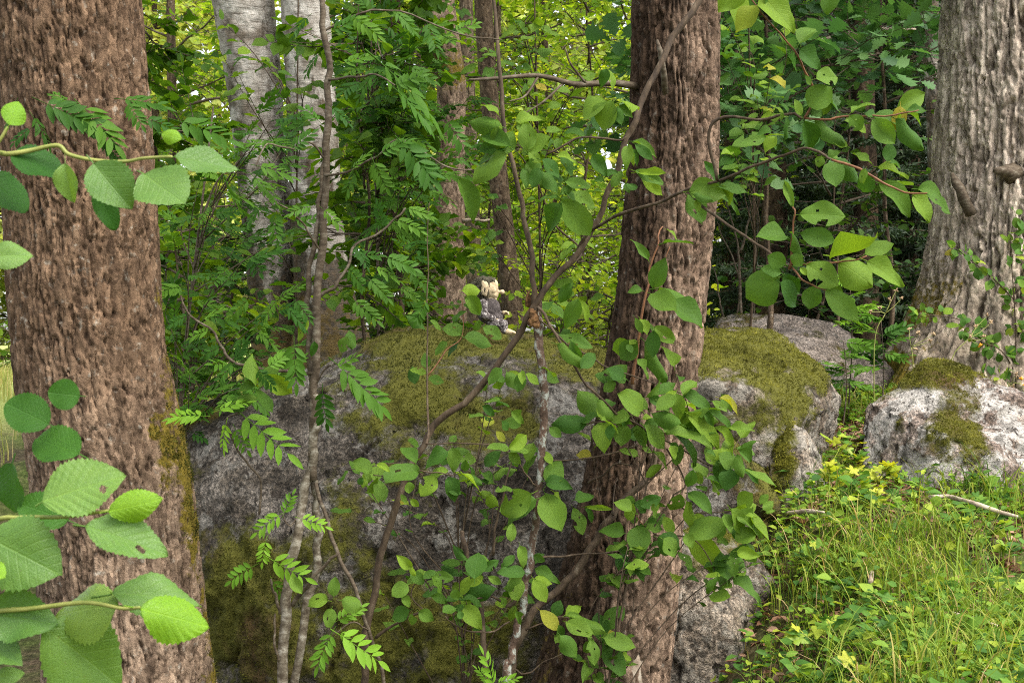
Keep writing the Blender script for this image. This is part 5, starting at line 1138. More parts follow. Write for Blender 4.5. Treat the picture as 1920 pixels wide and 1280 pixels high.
# ---- alder standing just outside the left edge, two sprays reaching in
ab = (-0.86, 1.75, float(ground_z(-0.86, 1.75)))
al = thing('alder_sapling', 'large round serrated leaves reaching in from the left edge, close to the lens', 'sapling', ab)
def aw(p): return np.array(p)
P = np.array([[-0.86, 1.75, ab[2] - 0.02], [-0.85, 1.74, 0.6], [-0.83, 1.72, 1.2], [-0.84, 1.73, 1.8], [-0.82, 1.72, 2.3]])
V, F = tube(spline(P, 30), np.linspace(0.014, 0.006, 30), 9, True, 0.1, 3)
link('stem', mesh('stem', V - np.array(ab), F, M['stem_rowan'], True), al)
def lead(z, pts, r0=0.0035, r1=0.0018, mat='stem_green'):
    Q = np.vstack([[[-0.835, 1.725, z]], [at(*p) for p in pts]]); n = 6 * len(pts)
    V, F = tube(spline(Q, n), np.linspace(r0, r1, n), 7, True, 0.06)
    link('branch', mesh('branch', V - np.array(ab), F, M[mat], True), al)
lead(1.72, [(-60, 300, 1.72), (20, 289, 1.7), (60, 282, 1.7), (108, 273, 1.7), (130, 290, 1.7), (180, 301, 1.7), (235, 303, 1.69), (270, 297, 1.68), (322, 294, 1.66)])
lead(1.70, [(-60, 320, 1.7), (-10, 275, 1.7), (15, 238, 1.7)])
lead(1.30, [(-40, 985, 1.6), (40, 970, 1.58), (125, 968, 1.56), (203, 957, 1.55)])
lead(1.24, [(-40, 1150, 1.58), (60, 1140, 1.56), (160, 1129, 1.55), (230, 1140, 1.54), (262, 1138, 1.53)])
def apx(meshes, rows, d, dj=0.012, tilt=(0.85, 0.5)): leaves_px(al, meshes, rows, d, dj, rng, tilt, 0.35, 1.0)
apx(ALDER_DARK, [(22, 289, 115, 320, .82), (-25, 335, 44, 385, .95), (178, 350, 212, 430, .5)], 1.72)
apx(ALDER, [(122, 306, 127, 380, .62), (175, 306, 242, 390, .82), (326, 294, 443, 312, .56), (270, 326, 358, 386, .88), (-25, 482, 54, 470, .7)], 1.68)
apx(ALDER_YOUNG, [(17, 235, 34, 185, .85), (304, 250, 338, 262, .8)], 1.69)
apx(ALDER_DARK, [(150, 742, 100, 735, 1.0), (92, 795, 12, 752, .85), (148, 850, 52, 818, .8), (22, 868, 14, 962, 1.15), (128, 975, 35, 940, .75)], 1.66)
apx(ALDER, [(-25, 1005, 110, 1060, .95), (-20, 1150, 108, 1165, .78), (222, 1135, 85, 1140, .85), (207, 1113, 370, 1112, .56), (78, 1172, 228, 1305, .72), (-20, 1215, 48, 1225, .75), (-15, 1272, 40, 1262, .6)], 1.56)
apx(ALDER_HOLE[:1], [(78, 940, 228, 885, .74)], 1.55)
apx(ALDER_HOLE[1:], [(160, 985, 316, 1032, .58)], 1.55)
apx(ALDER_YOUNG, [(203, 958, 300, 938, .62), (262, 1140, 390, 1182, .66), (-35, 1058, 10, 1075, .9)], 1.53)

# ---- further saplings behind and beside the boulder, their leaves single too
def leafy(name, label, base, stem_top, targets, per, meshes, size, wf, seed, mat='stem_rowan', r=0.012, tilt=0.6, span=0.4):
    """targets: places (px,py,d) where twigs end; leaves sit along the outer half of every twig"""
    g = np.random.default_rng(seed); b = np.array(foot(*base)); t = thing(name, label, 'sapling', b)
    top = at(*stem_top); C = spline(np.array([b, b * 0.6 + top * 0.4 + g.normal(0, 0.05, 3), top]), 30)
    V, F = tube(C, np.linspace(r, r * 0.3, 30), 8, True, 0.1, seed); link('stem', mesh('stem', V - b, F, M[mat]), t)
    for p in targets:
        e = at(*p); dz = np.abs(C[:, 2] - (e[2] - 0.25 - 0.3 * g.random())); k = int(np.argmin(dz + np.linalg.norm(C[:, :2] - e[:2], axis=1) * 0.3))
        s = C[k]; mid = (s + e) / 2 + np.array([0, 0, 0.06]) + g.normal(0, 0.04, 3)
        Q = spline(np.array([s, mid, e]), 16); V, F = tube(Q, np.linspace(r * 0.35, 0.0012, 16), 5); link('branch', mesh('branch', V - b, F, M[mat]), t)
        n = per if np.isscalar(per) else int(g.integers(*per)); L0 = np.linalg.norm(e - s)
        for i in range(n):
            f = 1 - (i / n) * min(span / max(L0, 0.05), 0.9); q = f * 15; k = min(int(q), 14); P = Q[k] + (Q[k + 1] - Q[k]) * (q - k)
            u = unit(Q[k + 1] - Q[k]); sd = unit(np.cross(u, [0, 0, 1.0])) * (1 if i % 2 else -1)
            u = unit(u * (0.5 if i else 1.0) + sd * (0.8 if i else 0) + g.normal(0, 0.25, 3) + np.array([0, -0.05, -0.25])); L = size * g.uniform(0.65, 1.2)
            put_leaf(t, meshes[int(g.integers(len(meshes)))], P + u * 0.12 * L, P + u * 1.12 * L, wf * g.uniform(0.85, 1.15), np.array([0, -tilt, 1.0]) + g.normal(0, 0.3, 3))
    return t
g = np.random.default_rng(77)
def spots(n, boxes, d0, d1):
    out = []
    for i in range(n):
        x0, x1, y0, y1 = boxes[i % len(boxes)]; out.append((g.uniform(x0, x1), g.uniform(y0, y1), g.uniform(d0, d1)))
    return out
leafy('rowan_sapling', 'tall feathery rowan behind the boulder, between the birches and the crooked trunk', (705, 650, 7.4), (690, -120, 6.9), spots(40, [(660, 800, 10, 200), (680, 880, 150, 330), (700, 800, 300, 520), (690, 860, 40, 260)], 6.2, 7.2), 5, ROWAN, 0.165, 0.85, 701)
leafy('rowan_sapling', 'feathery rowan in the gap between the mossy left trunk and the boulder', (330, 900, 5.9), (400, 200, 6.0), spots(34, [(290, 420, 560, 740), (320, 560, 420, 640), (300, 480, 300, 480), (400, 560, 580, 720), (430, 540, 180, 300)], 5.35, 6.2), 5, ROWAN, 0.145, 0.85, 702)
leafy('willow_sapling', 'broad-leaved willow behind the boulder, over the troll and right of it', (1010, 640, 7.5), (1000, -100, 7.2), spots(22, [(870, 1010, 20, 200), (1010, 1170, 20, 150), (990, 1160, 180, 360), (1040, 1170, 380, 600), (880, 960, 330, 450)], 6.3, 7.3), (5, 8), WILLOW, 0.085, 0.6, 703, 'stem_dark', 0.011)
leafy('willow_sapling', 'broad-leaved willow twigs hanging before the two birches', (560, 680, 7.6), (560, -120, 7.2), spots(13, [(400, 560, 60, 260), (480, 640, 100, 330), (420, 640, 330, 560), (380, 480, 10, 120)], 6.6, 7.6), (5, 8), WILLOW, 0.085, 0.6, 704, 'stem_dark', 0.010)
leafy('oak_sapling', 'dusky broad-leaved twigs right behind the reddish trunk near the top', (1390, 640, 7.4), (1400, -60, 6.8), spots(16, [(1350, 1500, 20, 180), (1350, 1460, 170, 330)], 6.0, 6.9), (5, 8), WILLOW[:4], 0.08, 0.65, 705, 'stem_dark', 0.009)

leafy('willow_sapling', 'low willow shoots with small leaves in front of the big boulder', (870, 1590, 4.6), (860, 1040, 4.6), spots(24, [(650, 800, 860, 960), (720, 880, 1010, 1190), (880, 1010, 800, 960), (850, 1000, 1030, 1180), (780, 960, 700, 860)], 4.4, 4.75), (5, 8), WILLOW, 0.062, 0.6, 706, 'stem_dark', 0.008, span=0.25)
leafy('willow_sapling', 'willow twigs with small leaves crowding in front of the foot of the reddish trunk', (1085, 1590, 4.40), (1265, 650, 4.4), spots(20, [(1090, 1300, 690, 830), (1230, 1420, 740, 900), (1230, 1430, 900, 1080), (1150, 1300, 900, 1060), (1040, 1190, 1120, 1240)], 4.25, 4.5), (5, 8), WILLOW, 0.066, 0.6, 707, 'stem_dark', 0.006, span=0.22)
# ---------------------------------------------------------------- grass and ground cover on the bank
def blades(P, L, W, lean, az, rv, seg=4):
    n = len(P); t = np.linspace(0, 1, seg + 1)
    d = np.stack([np.cos(az), np.sin(az), np.zeros(n)], 1); s = np.stack([-np.sin(az), np.cos(az), np.zeros(n)], 1)
    tw = rng.uniform(-0.9, 0.9, n); s = unit(s * np.cos(tw)[:, None] + d * np.sin(tw)[:, None])
    ang = lean[:, None] * t[None] ** 1.3
    st = L[:, None] / seg
    dx = np.cumsum(np.sin(ang) * st, 1) - np.sin(ang) * st; dz = np.cumsum(np.cos(ang) * st, 1) - np.cos(ang) * st
    C = P[:, None] + d[:, None] * dx[..., None] + np.array([0, 0, 1.0]) * dz[..., None]
    w = (W[:, None] * np.clip(1.05 - t[None] ** 1.8, 0.04, 1))[..., None]
    V = np.stack([C - s[:, None] * w * 0.5, C + s[:, None] * w * 0.5], 2)
    i = np.arange(n)[:, None] * (2 * (seg + 1)) + np.arange(seg)[None] * 2
    Q = np.stack([i, i + 1, i + 3, i + 2], -1).reshape(-1, 4)
    return V.reshape(-1, 3), Q, np.repeat(rv, 2 * (seg + 1))

def scatter(n, x0, x1, y0, y1, dens=None):
    x = rng.uniform(x0, x1, n * 3); y = np.sqrt(rng.uniform(y0 ** 2, y1 ** 2, n * 3)) if y0 > 0 else rng.uniform(y0, y1, n * 3)
    inside = (np.abs(x) < 0.42 * y + 0.25)
    if dens is not None: inside &= rng.random(len(x)) < dens(x, y)
    x, y = x[inside][:n], y[inside][:n]
    return np.stack([x, y, ground_z(x, y) - 0.004], 1)

def bank(x, y):
    d = fbm(np.stack([x * 1.9, y * 1.9, 0 * x], 1), 3, 77)
    px = 960 + x / (K * y); py = 640 + (1.6 - ground_z(x, y)) / (K * y)
    bare = np.exp(-(((px - 1845) / 100) ** 2 + ((py - 985) / 50) ** 2)) + 0.6 * np.exp(-(((px - 1640) / 60) ** 2 + ((py - 1175) / 40) ** 2))
    return np.clip((0.15 + 2.6 * (d - 0.36)) * (1 - 0.92 * bare), 0.02, 1) * sstep(0.2, 0.6, x - 0.08 * (y - 4))
P = scatter(12500, 0.5, 3.6, 2.6, 8.6, bank); n = len(P)
tuft = fbm(np.c_[P[:, :2] * 3.2, np.zeros(n)], 2, 91)
L = rng.uniform(0.05, 0.17, n) * (0.55 + 1.2 * tuft); W = rng.uniform(0.0022, 0.0048, n)
V, Q, a = blades(P, L, W, rng.uniform(1.2, 3.0, n), rng.uniform(0, 2 * PI, n), np.clip(np.where(rng.random(n) < 0.12, 0.97, rng.beta(1.6, 3.0, n) * 0.85) + (fbm(np.c_[P[:, :2] * 2.2, np.zeros(n)], 3, 92) - 0.5) * 1.1 + 0.06, 0, 0.999))
o = link('grass', mesh('grass', V, Q, M['grass'], True, {'rnd': a})); tag(o, 'short mixed grass covering the bank on the right', 'grass', None, 'stuff')
# long arching blades in tussocks
def tussocks(cs):
    PP = []; 
    for (px, py, d, n, r) in cs:
        c = at(px, py, d); xy = c[:2] + rng.normal(0, r, (n, 2)); PP.append(np.c_[xy, ground_z(xy[:, 0], xy[:, 1])])
    return np.vstack(PP)
P = tussocks([(1700, 1010, 4.6, 228, 0.128), (1640, 960, 5.0, 174, 0.120), (1760, 960, 5.0, 163, 0.112), (1800, 1120, 4.1, 163, 0.120), (1700, 1180, 3.9, 87, 0.128), (1850, 1230, 3.6, 87, 0.144), (1560, 1250, 3.9, 59, 0.104), (1900, 1080, 4.2, 109, 0.120), (1850, 900, 5.6, 130, 0.128), (1560, 1060, 4.8, 92, 0.080), (1430, 760, 5.75, 48, 0.064), (1480, 740, 5.9, 37, 0.064), (1620, 1270, 3.7, 65, 0.120), (1760, 1270, 3.5, 81, 0.160)])
n = len(P)
V, Q, a = blades(P, rng.uniform(0.14, 0.32, n), rng.uniform(0.003, 0.006, n), rng.uniform(1.5, 3.0, n), rng.uniform(0, 2 * PI, n), np.clip(np.where(rng.random(n) < 0.10, 0.975, rng.beta(1.5, 3.2, n) * 0.9), 0, 0.999), 6)
o = link('grass', mesh('grass', V, Q, M['grass'], True, {'rnd': a})); tag(o, 'long arching grass tussocks in the middle of the bank', 'grass', None, 'stuff')
# low broad-leaved ground cover
P = scatter(19000, 0.5, 3.6, 2.6, 8.6, lambda x, y: bank(x, y) * 0.8 + 0.05); n = len(P)
hgt = rng.uniform(0.01, 0.10, n); P[:, 2] += hgt
az = rng.uniform(0, 2 * PI, n); U = np.stack([np.cos(az), np.sin(az), rng.uniform(-0.3, 0.5, n)], 1); N = np.array([0, -0.15, 1.0]) + rng.normal(0, 0.4, (n, 3))
V, F = leaf_cloud(P, U, N, rng.uniform(0.014, 0.048, n), rng.uniform(0.45, 1.0, n))
tone = np.clip(fbm(np.c_[P[:, :2] * 2.4, np.zeros(n)], 3, 95) * 1.7 - 0.45 + rng.normal(0, 0.2, n), 0, 0.999)
o = link('ground_cover', mesh('ground_cover', V, F, M['herb'], True, {'rnd': np.repeat(tone, 6)})); tag(o, 'low broad-leaved weeds between the grass on the bank', 'ground cover', None, 'stuff')
# dry leaves and straw
P = scatter(11000, 0.5, 3.6, 2.6, 8.6); n = len(P)
P[:, 2] += 0.01; az = rng.uniform(0, 2 * PI, n); U = np.stack([np.cos(az), np.sin(az), rng.normal(0, 0.25, n)], 1)
V, F = leaf_cloud(P, U, np.array([0, 0, 1.0]) + rng.normal(0, 0.5, (n, 3)), rng.uniform(0.02, 0.06, n), rng.uniform(0.3, 0.8, n))
o = link('leaf_litter', mesh('leaf_litter', V, F, M['litter'], True, {'rnd': np.repeat(rng.random(n), 6)})); tag(o, 'dry brown leaves and straw lying on the bank', 'leaf litter', None, 'stuff')
# meadow behind, and the undergrowth at the foot of the boulders
def mead_d(x, y): return 1 - sstep(0.0, 2.2, x - 0.03 * y)
P = scatter(9000, -9.0, 4.0, 8.2, 24.0, mead_d); n = len(P)
V, Q, a = blades(P, rng.uniform(0.12, 0.36, n), rng.uniform(0.008, 0.016, n), rng.uniform(0.2, 1.4, n), rng.uniform(0, 2 * PI, n), rng.random(n) * 0.999, 3)
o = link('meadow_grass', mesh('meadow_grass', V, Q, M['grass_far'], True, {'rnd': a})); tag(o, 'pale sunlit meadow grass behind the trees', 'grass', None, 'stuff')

# ---------------------------------------------------------------- single plants on the bank
def lobed_mesh(name, mat, seed):
    g = np.random.default_rng(seed); V = [[0, 0, 0]]; m_ = 22
    for k in range(m_ + 1):
        t = -0.86 * PI + 1.72 * PI * k / m_
        r = (0.42 + 0.13 * math.cos(5 * t)) * (1 + 0.07 * (k % 2)) * g.uniform(0.95, 1.05)
        V.append([math.sin(t) * r, 0.38 + math.cos(t) * r * 1.1, 0.06 * math.cos(5 * t) - 0.25 * r * r])
    V = np.array(V); V[0] = [0, 0.16, 0.02]
    F = np.array([[0, k + 1, k] for k in range(1, m_ + 1)])
    n = len(V); V = np.vstack([V, [[-0.012, 0.2, 0], [0.012, 0.2, 0], [0, -0.5, -0.25]]]); F = np.vstack([F, [[n, n + 1, n + 2]]])
    return mesh(name, V, F, M[mat], True)
LOBED_Y = [lobed_mesh('leaf', 'herb_yellow', 800 + i) for i in range(3)]
LOBED_G = [lobed_mesh('leaf', 'herb', 810 + i) for i in range(3)]
HERB = [leaf_mesh('leaf', (prof_ovate, prof_willow, prof_ovate)[i], 'herb', 2, 5, 0.12, 0.15 + 0.1 * i, 0.03, seed=820 + i, pet=0.25) for i in range(3)]
LANCE = [leaf_mesh('leaf', prof_ovate, 'herb', 2, 8, 0.2, 0.35 + 0.15 * i, 0.03, seed=830 + i, pet=0.0) for i in range(3)]

def weed(name, label, cat, px, py, d, meshes, n, h, r, size, wf, seed, group=None, stem='stem_green', up=0.35):
    """upright weed: a few thin stems with single leaves"""
    g = np.random.default_rng(seed)
    p = at(px, py, d); b = np.array([p[0], p[1], float(ground_z(p[0], p[1]))])
    t = thing(name, label, cat, b, group)
    ns = max(1, n // 6); tips = []
    for s in range(ns):
        a = g.uniform(0, 2 * PI); q = g.uniform(0.3, 1) * r
        C = spline(np.array([b, b + [q * 0.4 * math.cos(a), q * 0.4 * math.sin(a), h * 0.5], b + [q * math.cos(a), q * math.sin(a), h * g.uniform(0.75, 1.1)]]), 8)
        V, F = tube(C, np.linspace(0.0028, 0.0012, 8), 5); link('stem', mesh('stem', V - b, F, M[stem]), t); tips.append(C)
    for i in range(n):
        C = tips[i % ns]; k = int(g.integers(2, 8)); a = g.uniform(0, 2 * PI)
        u = unit(np.array([math.cos(a), math.sin(a), up + g.normal(0, 0.25)])); L = size * g.uniform(0.7, 1.25)
        put_leaf(t, meshes[int(g.integers(len(meshes)))], C[k] + u * 0.2 * L, C[k] + u * 1.2 * L, wf, np.array([0, -0.35, 1.0]) + g.normal(0, 0.3, 3))
    return t
yl = [(1590, 835, 6.0, 16, .17, .13, .055, 'yellow-green lobed weed between the small mossy boulder and the white one, tallest of its patch'), (1640, 865, 5.75, 16, .13, .12, .055, 'yellow-green lobed weed at the foot of the white boulder'), (1565, 905, 5.6, 12, .12, .09, .05, 'yellow-green lobed weed in front of the small mossy boulder'), (1630, 925, 5.4, 14, .10, .12, .05, 'yellow-green lobed weed a little in front of the tallest yellow one'),
      (1520, 1060, 4.9, 12, .13, .07, .05, 'pale green lobed weed beside the dark rock flank'), (1545, 1180, 4.3, 14, .10, .10, .055, 'pale green lobed weed beside the pale pink boulder'), (1860, 1230, 3.6, 12, .07, .10, .05, 'yellow-green lobed weed low in the bottom right corner'), (1620, 1250, 3.8, 12, .08, .10, .05, 'yellow-green lobed weed near the lower edge right of the pink boulder')]
for i, (px, py, d, n, h, r, s, lb) in enumerate(yl):
    weed('lobed_weed', lb, 'weed', px, py, d, LOBED_Y if i in (0, 1, 2, 3, 6, 7) else LOBED_G + LOBED_Y[:1], n, h, r, s, 1.0, 850 + i, 'lobed weeds on the bank')
gl = [(1400, 770, 5.6, 22, .16, .10, .05, 'leafy green weed at the right end of the willow twigs before the moss-capped boulder'), (1565, 750, 6.0, 18, .20, .10, .055, 'green weed in the gap between the moss-capped and the white boulder'), (1600, 790, 6.0, 16, .12, .10, .05, 'low green weed close to the white boulder'), (1570, 1000, 5.1, 16, .08, .10, .045, 'grey-green herb right of the mossy rock edge'),
      (1590, 1120, 4.6, 22, .12, .10, .045, 'dark green herb clump left in the grass bank, beside the dark rock flank'), (1530, 1235, 4.1, 22, .10, .12, .05, 'green herb clump at the base of the pink boulder'), (1750, 1050, 4.5, 16, .07, .12, .042, 'small green herb in the middle of the grass bank'), (1880, 1010, 4.6, 16, .08, .12, .045, 'green herb at the right edge below the long pale stick'), (1900, 1120, 4.0, 20, .09, .12, .045, 'green herb at the right edge in the lower bank'), (1690, 1130, 4.2, 16, .07, .12, .045, 'green herb below the upright pale stick'), (1800, 1240, 3.5, 18, .07, .12, .045, 'green herb near the lower right edge by the seed head')]
for i, (px, py, d, n, h, r, s, lb) in enumerate(gl):
    weed('leafy_weed', lb, 'weed', px, py, d, HERB, n, h, r, s, 0.55, 870 + i, 'leafy weeds on the bank')
gw = np.random.default_rng(41)
for i in range(46):
    px = gw.uniform(1500, 1920); py = gw.uniform(880, 1275)
    if px < 1560 and py < 1150: px += 120
    dd = 3.3 + (1280 - py) / 400 * 2.5
    weed('leafy_weed', 'small leafy weed growing among the grass of the bank', 'weed', px, py, dd, (HERB, LOBED_G, HERB)[i % 3], int(gw.integers(9, 17)), gw.uniform(0.05, 0.12), gw.uniform(0.07, 0.13), gw.uniform(0.04, 0.066), 0.7 if i % 3 else 0.5, 2000 + i, 'small weeds among the grass')
t = weed('broad_leaved_plant', 'plant with long arching lance-shaped leaves above the small mossy boulder', 'plant', 1535, 810, 5.7, LANCE, 9, .03, .02, .17, .24, 890, up=0.8)
t = weed('broad_leaved_plant', 'smaller lance-leaved plant on the moss-capped boulder edge', 'plant', 1440, 730, 5.85, LANCE, 6, .05, .03, .12, .26, 891, up=0.7)

# rowan seedlings between the boulders
def seedling(label, px, py, d, h, n, seed, size=0.11, mesh_=None):
    g = np.random.default_rng(seed); p = at(px, py, d); b = np.array([p[0], p[1], float(ground_z(p[0], p[1]))])
    h = max(h, p[2] - b[2] + h)
    t = thing('rowan_seedling', label, 'seedling', b, 'rowan seedlings before the spruces')
    C = spline(np.array([b, b + [0.02, 0, h * 0.5], b + [0.0, -0.02, h]]), 14)
    V, F = tube(C, np.linspace(0.005, 0.002, 14), 6); link('stem', mesh('stem', V - b, F, M['stem_rowan']), t)
    for i in range(n):
        k = int(g.integers(7, 14)); a = g.uniform(0, 2 * PI); u = unit(np.array([math.cos(a), math.sin(a) * 0.7 - 0.2, g.uniform(-0.2, 0.5)]))
        put_leaf(t, (mesh_ or ROWAN)[int(g.integers(3))], C[k], C[k] + u * size * g.uniform(0.8, 1.3), 0.8, np.array([0, -0.5, 0.9]) + g.normal(0, 0.25, 3))
seedling('rowan seedling with feathery leaves in front of the dark spruces, under the round willow leaves', 1590, 640, 7.3, 0.42, 15, 601, 0.13, ROWAN_FRESH)
seedling('rowan seedling with feathery leaves before the low grey-brown boulder', 1650, 680, 7.2, 0.22, 16, 602, 0.15)
seedling('rowan seedling left of the white boulder in the shade', 1580, 700, 7.1, 0.16, 10, 603, 0.12)

# faded hawkweed stalks
M['flower_dry'] = plain_mat('dry_flower_head', [(0.3, (0.20, 0.12, 0.06)), (0.7, (0.46, 0.34, 0.2))], 60)
M['flower_orange'] = plain_mat('orange_flower', [(0.3, (0.55, 0.20, 0.015)), (0.7, (0.75, 0.34, 0.03))], 60)
def stalk(label, px, py, d, tops, seed, orange=()):
    g = np.random.default_rng(seed); p = at(px, py, d); gz = float(ground_z(p[0], p[1])); b = np.array([p[0], p[1], min(gz, p[2])])
    t = thing('flower_stalk', label, 'wildflower', b, 'faded flower stalks by the white boulder')
    j = at(tops[0][0] * 0.5 + px * 0.5, tops[0][1] * 0.55 + py * 0.45, d)
    V, F = tube(spline(np.array([b, p, j]), 10), np.linspace(0.003, 0.0022, 10), 5); link('stem', mesh('stem', V - b, F, M['stem_green']), t)
    for k, (tx, ty) in enumerate(tops):
        e = at(tx, ty, d + g.normal(0, 0.03))
        V, F = tube(spline(np.array([j, (j + e) / 2 + g.normal(0, 0.006, 3), e]), 7), np.linspace(0.002, 0.0012, 7), 5); link('stem', mesh('stem', V - b, F, M['stem_green']), t)
        mb = MB()
        for q in range(9):
            u = unit(g.normal(0, 0.7, 3) + np.array([0, 0, 0.8])); mb.add(*tube(np.array([e, e + u * 0.008, e + u * g.uniform(0.010, 0.017)]), [0.003, 0.0035, 0.001], 4))
        mb.build('flower_head', M['flower_orange' if k in orange else 'flower_dry'], t, b)
stalk('faded flower stalk with brown heads left of the grey trunk, over the low boulder', 1640, 640, 6.9, [(1680, 545), (1690, 560), (1668, 562), (1650, 578), (1632, 585)], 611)
stalk('faded flower stalk with brown heads on the crest of the white boulder', 1712, 690, 6.5, [(1705, 618), (1750, 628), (1722, 625), (1745, 640), (1716, 655)], 612)
stalk('faded flower stalk with one orange flower before the grey trunk', 1782, 685, 6.5, [(1852, 592), (1830, 612), (1858, 605), (1838, 648), (1820, 632), (1845, 632)], 613, (3,))
stalk('flower stalk with pale and orange heads at the right edge above the white boulder', 1890, 735, 6.4, [(1905, 702), (1915, 712), (1922, 722), (1900, 725)], 614, (1, 2))

# creeper on the broad grey trunk
def creeper():
    g = np.random.default_rng(5); b = np.array(foot(1880, 740, 7.4)); t = thing('creeper', 'small-leaved creeper climbing the front of the broad grey trunk', 'creeper', b)
    for i, pts in enumerate([[(1900, 760), (1905, 640), (1900, 540), (1895, 450), (1905, 400)], [(1860, 760), (1850, 640), (1800, 600), (1740, 590), (1720, 590)], [(1900, 560), (1860, 520), (1810, 480), (1785, 460)], [(1915, 720), (1880, 660), (1840, 640), (1800, 610)], [(1930, 700), (1925, 560), (1920, 430)], [(1870, 740), (1880, 690), (1900, 660)]]):
        C = spline(np.array([at(x, y, 7.42 + 0.03 * math.sin(k + i)) for k, (x, y) in enumerate(pts)]), 26)
        V, F = tube(C, np.linspace(0.004, 0.0015, 26), 5); link('stem', mesh('stem', V - b, F, M['stem_dark']), t)
        for k in range(3, 26):
            for r in range(2):
                if g.random() < 0.25: continue
                u = unit(g.normal(0, 1, 3) * [1, 0.5, 0.8]); L = g.uniform(0.035, 0.065)
                put_leaf(t, WILLOW[3] if g.random() < 0.5 else HERB[int(g.integers(3))], C[k] + u * 0.02, C[k] + u * (0.02 + L), 0.75, np.array([0, -0.9, 0.6]) + g.normal(0, 0.35, 3))
creeper()

# ---------------------------------------------------------------- fallen sticks
def stick(label, pts, r, mat='dead_wood', seed=0):
    P = np.array([at(*p) for p in pts]); b = P.mean(0); b[2] = P[:, 2].min()
    C = spline(P, 22); V, F = tube(C, np.interp(np.linspace(0, 1, 22), [0, 0.5, 1], [r * 0.8, r, r * 0.55]), 8, True, 0.22, seed)
    o = link('stick', mesh('stick', V - b, F, M[mat], True), None, b); tag(o, label, 'stick', 'fallen sticks on the bank'); return o
def on(px, py, lift=0.03):
    """distance at which the pixel's line of sight meets the bank"""
    ds = np.linspace(3, 9, 600); z = 1.6 - (py - 640) * K * ds; x = (px - 960) * K * ds
    h = ground_z(x, ds) + lift; k = np.argmax(h > z); return float(ds[k])
def lay(px, py, lift=0.085): return (px, py, on(px, py, lift))
stick('long pale bent stick lying across the bank below the white boulder', [lay(1742, 932), lay(1778, 930), lay(1830, 945), lay(1870, 958), lay(1908, 968)], 0.010, seed=1)
stick('short pale stick at the right edge of the mossy rock', [lay(1476, 962), lay(1510, 958), lay(1545, 960)], 0.009, seed=2)
stick('pale upright piece of rotten wood in the middle of the bank', [lay(1632, 1092), (1634, 1068, on(1632, 1092) - 0.01), (1633, 1045, on(1632, 1092))], 0.010, seed=3)
stick('thin grey stick lying low on the bank, lower right', [lay(1785, 1148), lay(1830, 1160), lay(1870, 1172)], 0.006, seed=4)

# sedge head
g = np.random.default_rng(9)
dd = on(1700, 1230, 0.0); b = at(1705, 1240, dd); b[2] = float(ground_z(b[0], b[1]))
t = thing('grass_seed_head', 'drooping cream seed head of a grass near the lower edge', 'seed head', b)
C = spline(np.array([b, at(1690, 1215, dd), at(1705, 1200, dd), at(1720, 1212, dd), at(1728, 1240, dd)]), 22)
V, F = tube(C, 0.0012, 5); link('stem', mesh('stem', V - b, F, M['stem_green']), t)
mb = MB()
for k in range(8, 22):
    for q in range(3):
        u = unit(g.normal(0, 1, 3) + [0, 0, -0.6]); mb.add(*tube(np.array([C[k], C[k] + u * 0.006, C[k] + u * 0.012]), [0.0015, 0.0028, 0.0008], 4))
mb.build('seeds', M['dead_wood'], t, b)

# bare dead shoots before the spruces, pale fallen branch high up
ds = thing('dead_shrub', 'bare grey dead shoots standing before the spruces right of the reddish trunk', 'shrub', foot(1385, 600, 8.6))
for k, pts in enumerate([[(1392, 620), (1388, 520), (1385, 470), (1372, 420), (1362, 370)], [(1388, 470), (1400, 430), (1408, 390), (1412, 340)], [(1360, 620), (1350, 560), (1338, 500)], [(1378, 620), (1385, 520), (1352, 440), (1345, 415)], [(1412, 620), (1416, 520), (1420, 420), (1418, 330)]]):
    twig(ds, 'shoot', 'stem_rowan', [(x, y, 8.4 + 0.05 * k) for x, y in pts], 0.010 - 0.0012 * k, 0.003, 7, 24, 0.15, 60 + k)
db = thing('dead_branch', 'pale bare branch lying high between oak foliage and the thin birch', 'branch', at(1570, 70, 9.4))
twig(db, 'branch', 'dead_wood', [(1450, 84, 9.2), (1500, 78, 9.2), (1545, 74, 9.3), (1600, 62, 9.4), (1640, 56, 9.5), (1690, 57, 9.7), (1725, 58, 9.9)], 0.010, 0.012, 7, 30, 0.15, 70)

# ---------------------------------------------------------------- the little troll
M['troll_skin'] = plain_mat('troll_skin', [(0.3, (0.30, 0.215, 0.12)), (0.5, (0.50, 0.39, 0.24)), (0.7, (0.62, 0.50, 0.33))], 55, 0.8, 0.4)
M['troll_coat'] = plain_mat('troll_coat', [(0.40, (0.035, 0.028, 0.026)), (0.52, (0.12, 0.10, 0.095)), (0.62, (0.40, 0.37, 0.34))], 95, 0.95, 0.8)
M['troll_waistcoat'] = plain_mat('troll_waistcoat', [(0.35, (0.028, 0.022, 0.022)), (0.6, (0.085, 0.070, 0.065)), (0.75, (0.22, 0.2, 0.18))], 120, 0.95, 0.8)
M['troll_hair'] = plain_mat('troll_hair', [(0.35, (0.03, 0.026, 0.016)), (0.6, (0.085, 0.075, 0.048)), (0.75, (0.18, 0.16, 0.11))], 130, 0.95, 0.9, (1, 1, 0.4))
M['dark_hole'] = plain_mat('troll_eye', [(0.3, (0.012, 0.01, 0.008)), (0.7, (0.03, 0.025, 0.02))], 60)
RV, _ = ROCKS['boulder']
spx, spy = pix(RV)
D_T = 6.05
S_ = K * D_T / 8.0
tp = at(820 + 850 / 8.0, 0, D_T)
near = RV[(np.abs(RV[:, 0] - tp[0]) < 0.10) & (np.abs(RV[:, 1] - D_T) < 0.08)]
TZ = max(float(near[:, 2].max()) - 0.012, at(0, 490 + 1085 / 8.0, D_T)[2])
tb = np.array([tp[0], D_T, TZ])
